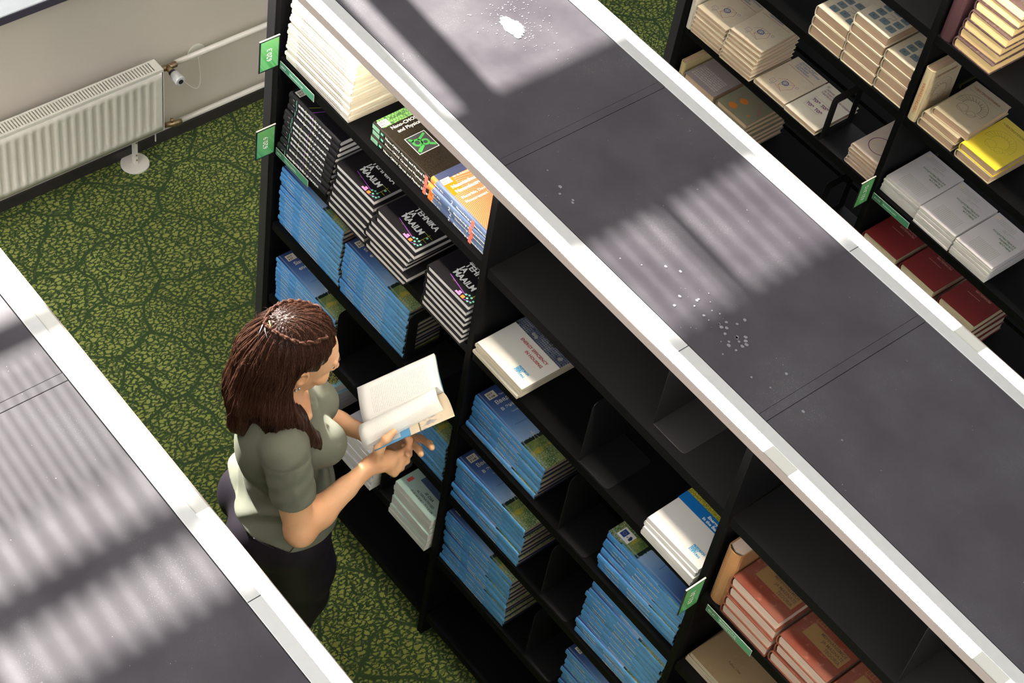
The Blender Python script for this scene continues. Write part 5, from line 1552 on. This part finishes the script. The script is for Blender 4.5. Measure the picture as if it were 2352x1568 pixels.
def mat_water():
    m, nt, b = new_mat('watercolour_endpaper'); n = N(nt)
    uv = n.node('ShaderNodeUVMap').outputs[0]; u, v, _ = n.xyz(uv)
    c = (.74, .62, .46, 1)
    d = n.m('SQRT', n.m('ADD', n.m('POWER', n.m('MULTIPLY', n.m('SUBTRACT', u, .80), .6), 2), n.m('POWER', n.m('SUBTRACT', v, .70), 2)))
    ns = n.noise(uv, 9, 5, .7)
    blot = n.mapr(n.m('SUBTRACT', n.m('MULTIPLY_ADD', ns, .9, -.33), d), .0, .13)
    c = n.mix(n.m('MULTIPLY', blot, .75), c, n.mix(n.mapr(n.noise(uv, 14, 3), .4, .6), (.10, .13, .25, 1), (.28, .30, .34, 1)))
    stem = n.m('MULTIPLY', n.m('LESS_THAN', n.m('ABSOLUTE', n.m('SUBTRACT', v, .58)), .008), n.m('GREATER_THAN', u, .55))
    c = n.mix(stem, c, (.10, .12, .06, 1))
    c = n.mix(n.m('LESS_THAN', v, .46), c, (.07, .27, .52, 1))
    c = n.mix(n.m('MULTIPLY', n.m('LESS_THAN', v, .34), n.m('LESS_THAN', u, .9)), c, (.5, .55, .58, 1))
    n.lk(c, b.inputs['Base Color']); b.inputs['Roughness'].default_value = .5
    return m
def sheet(name, prof, mat, thick=.0, parent=ob, nv=10, bend=None, h=BH, off=0.0):
    """prof: list of (x, height above the book plane); swept along the spine direction"""
    Vv = []; Ff = []; n_ = len(prof)
    Ls = [0]
    for i in range(1, n_): Ls.append(Ls[-1] + math.hypot(prof[i][0] - prof[i - 1][0], prof[i][1] - prof[i - 1][1]))
    UV = []
    for j in range(nv + 1):
        t = j / nv
        for i, (a, b_) in enumerate(prof):
            e = bend(i / (n_ - 1), t) if bend else 0
            p = O_ + V3(1, 0, 0) * a + Nn * (b_ + e) + Tn * (off * i / (n_ - 1) + t * h); Vv.append(tuple(p)); UV.append((Ls[i] / Ls[-1], t))
    for j in range(nv):
        for i in range(n_ - 1):
            q = j * n_ + i; Ff.append((q, q + 1, q + n_ + 1, q + n_))
    me = bpy.data.meshes.new(name); me.from_pydata(Vv, [], Ff); me.materials.append(mat)
    ul = me.uv_layers.new(name='UVMap')
    for lp in me.loops: ul.data[lp.index].uv = UV[lp.vertex_index]
    me.polygons.foreach_set('use_smooth', [True] * len(me.polygons))
    o = link(bpy.data.objects.new(name, me), parent)
    if thick: s_ = o.modifiers.new('thick', 'SOLIDIFY'); s_.thickness = thick; s_.offset = 0
    return o
def curve(pts, n_=24):
    """Catmull-Rom through the points"""
    P = [Vector(p) for p in pts]; P = [P[0] * 2 - P[1]] + P + [P[-1] * 2 - P[-2]]; out = []
    sg = len(P) - 3
    for i in range(n_ + 1):
        q = i / n_ * sg; k = min(int(q), sg - 1); t = q - k
        a, b_, c, d = P[k:k + 4]
        v = .5 * ((2 * b_) + (c - a) * t + (2 * a - 5 * b_ + 4 * c - d) * t * t + (3 * b_ - a - 3 * c + d) * t ** 3)
        out.append((v.x, v.y))
    return out
M_PAGE = mat_page('open_page_text', (.86, .85, .83)); M_PAGEB = mat_page('open_page_bright', (.88, .87, .85), .12)
sheet('page_left', curve([(0, .004), (-.02, .011), (-.06, .010), (-.132, .000)]), M_PAGE, .0006)
sheet('page_stack_left', curve([(0, .000), (-.02, .005), (-.06, .004), (-.131, -.006)]), M_PAPER_W, .008)
sheet('cover_left', curve([(0, -.006), (-.06, -.003), (-.134, -.013)]), plain('book_cover_blue', (.10, .32, .55), .4), .0012)
sheet('endpaper_right', curve([(0, -.002), (.03, .006), (.075, .024), (.126, .050)]), mat_water(), .0010, off=.030)
def curl(k=0.0, n_=26):
    A = curve([(0, .004), (.016, .036), (.048, .056 - k), (.078, .052 - k), (.094 + k, .040 - k)], n_)
    Z = curve([(0, .004), (.004, .034), (.024, .058 - k), (.054, .056 - k), (.068 + k, .032 - k)], n_)
    return A, Z
def sheet2(name, A, Z, mat, thick=.0004, nv=12):
    Vv = []; Ff = []; UV = []; n_ = len(A)
    for j in range(nv + 1):
        t = j / nv
        for i in range(n_):
            a = A[i][0] * (1 - t) + Z[i][0] * t; b_ = A[i][1] * (1 - t) + Z[i][1] * t
            Vv.append(tuple(O_ + V3(1, 0, 0) * a + Nn * b_ + Tn * (t * BH * .985))); UV.append((i / (n_ - 1), t))
    for j in range(nv):
        for i in range(n_ - 1):
            q = j * n_ + i; Ff.append((q, q + 1, q + n_ + 1, q + n_))
    me = bpy.data.meshes.new(name); me.from_pydata(Vv, [], Ff); me.materials.append(mat)
    ul = me.uv_layers.new(name='UVMap')
    for lp in me.loops: ul.data[lp.index].uv = UV[lp.vertex_index]
    me.polygons.foreach_set('use_smooth', [True] * len(me.polygons))
    o = link(bpy.data.objects.new(name, me), ob); s_ = o.modifiers.new('thick', 'SOLIDIFY'); s_.thickness = thick; s_.offset = 0
    return o
sheet2('page_curled', *curl(0), M_PAGEB)
for k_ in range(5): sheet2('page', *curl(.0016 * (k_ + 1)), M_PAPER_W)
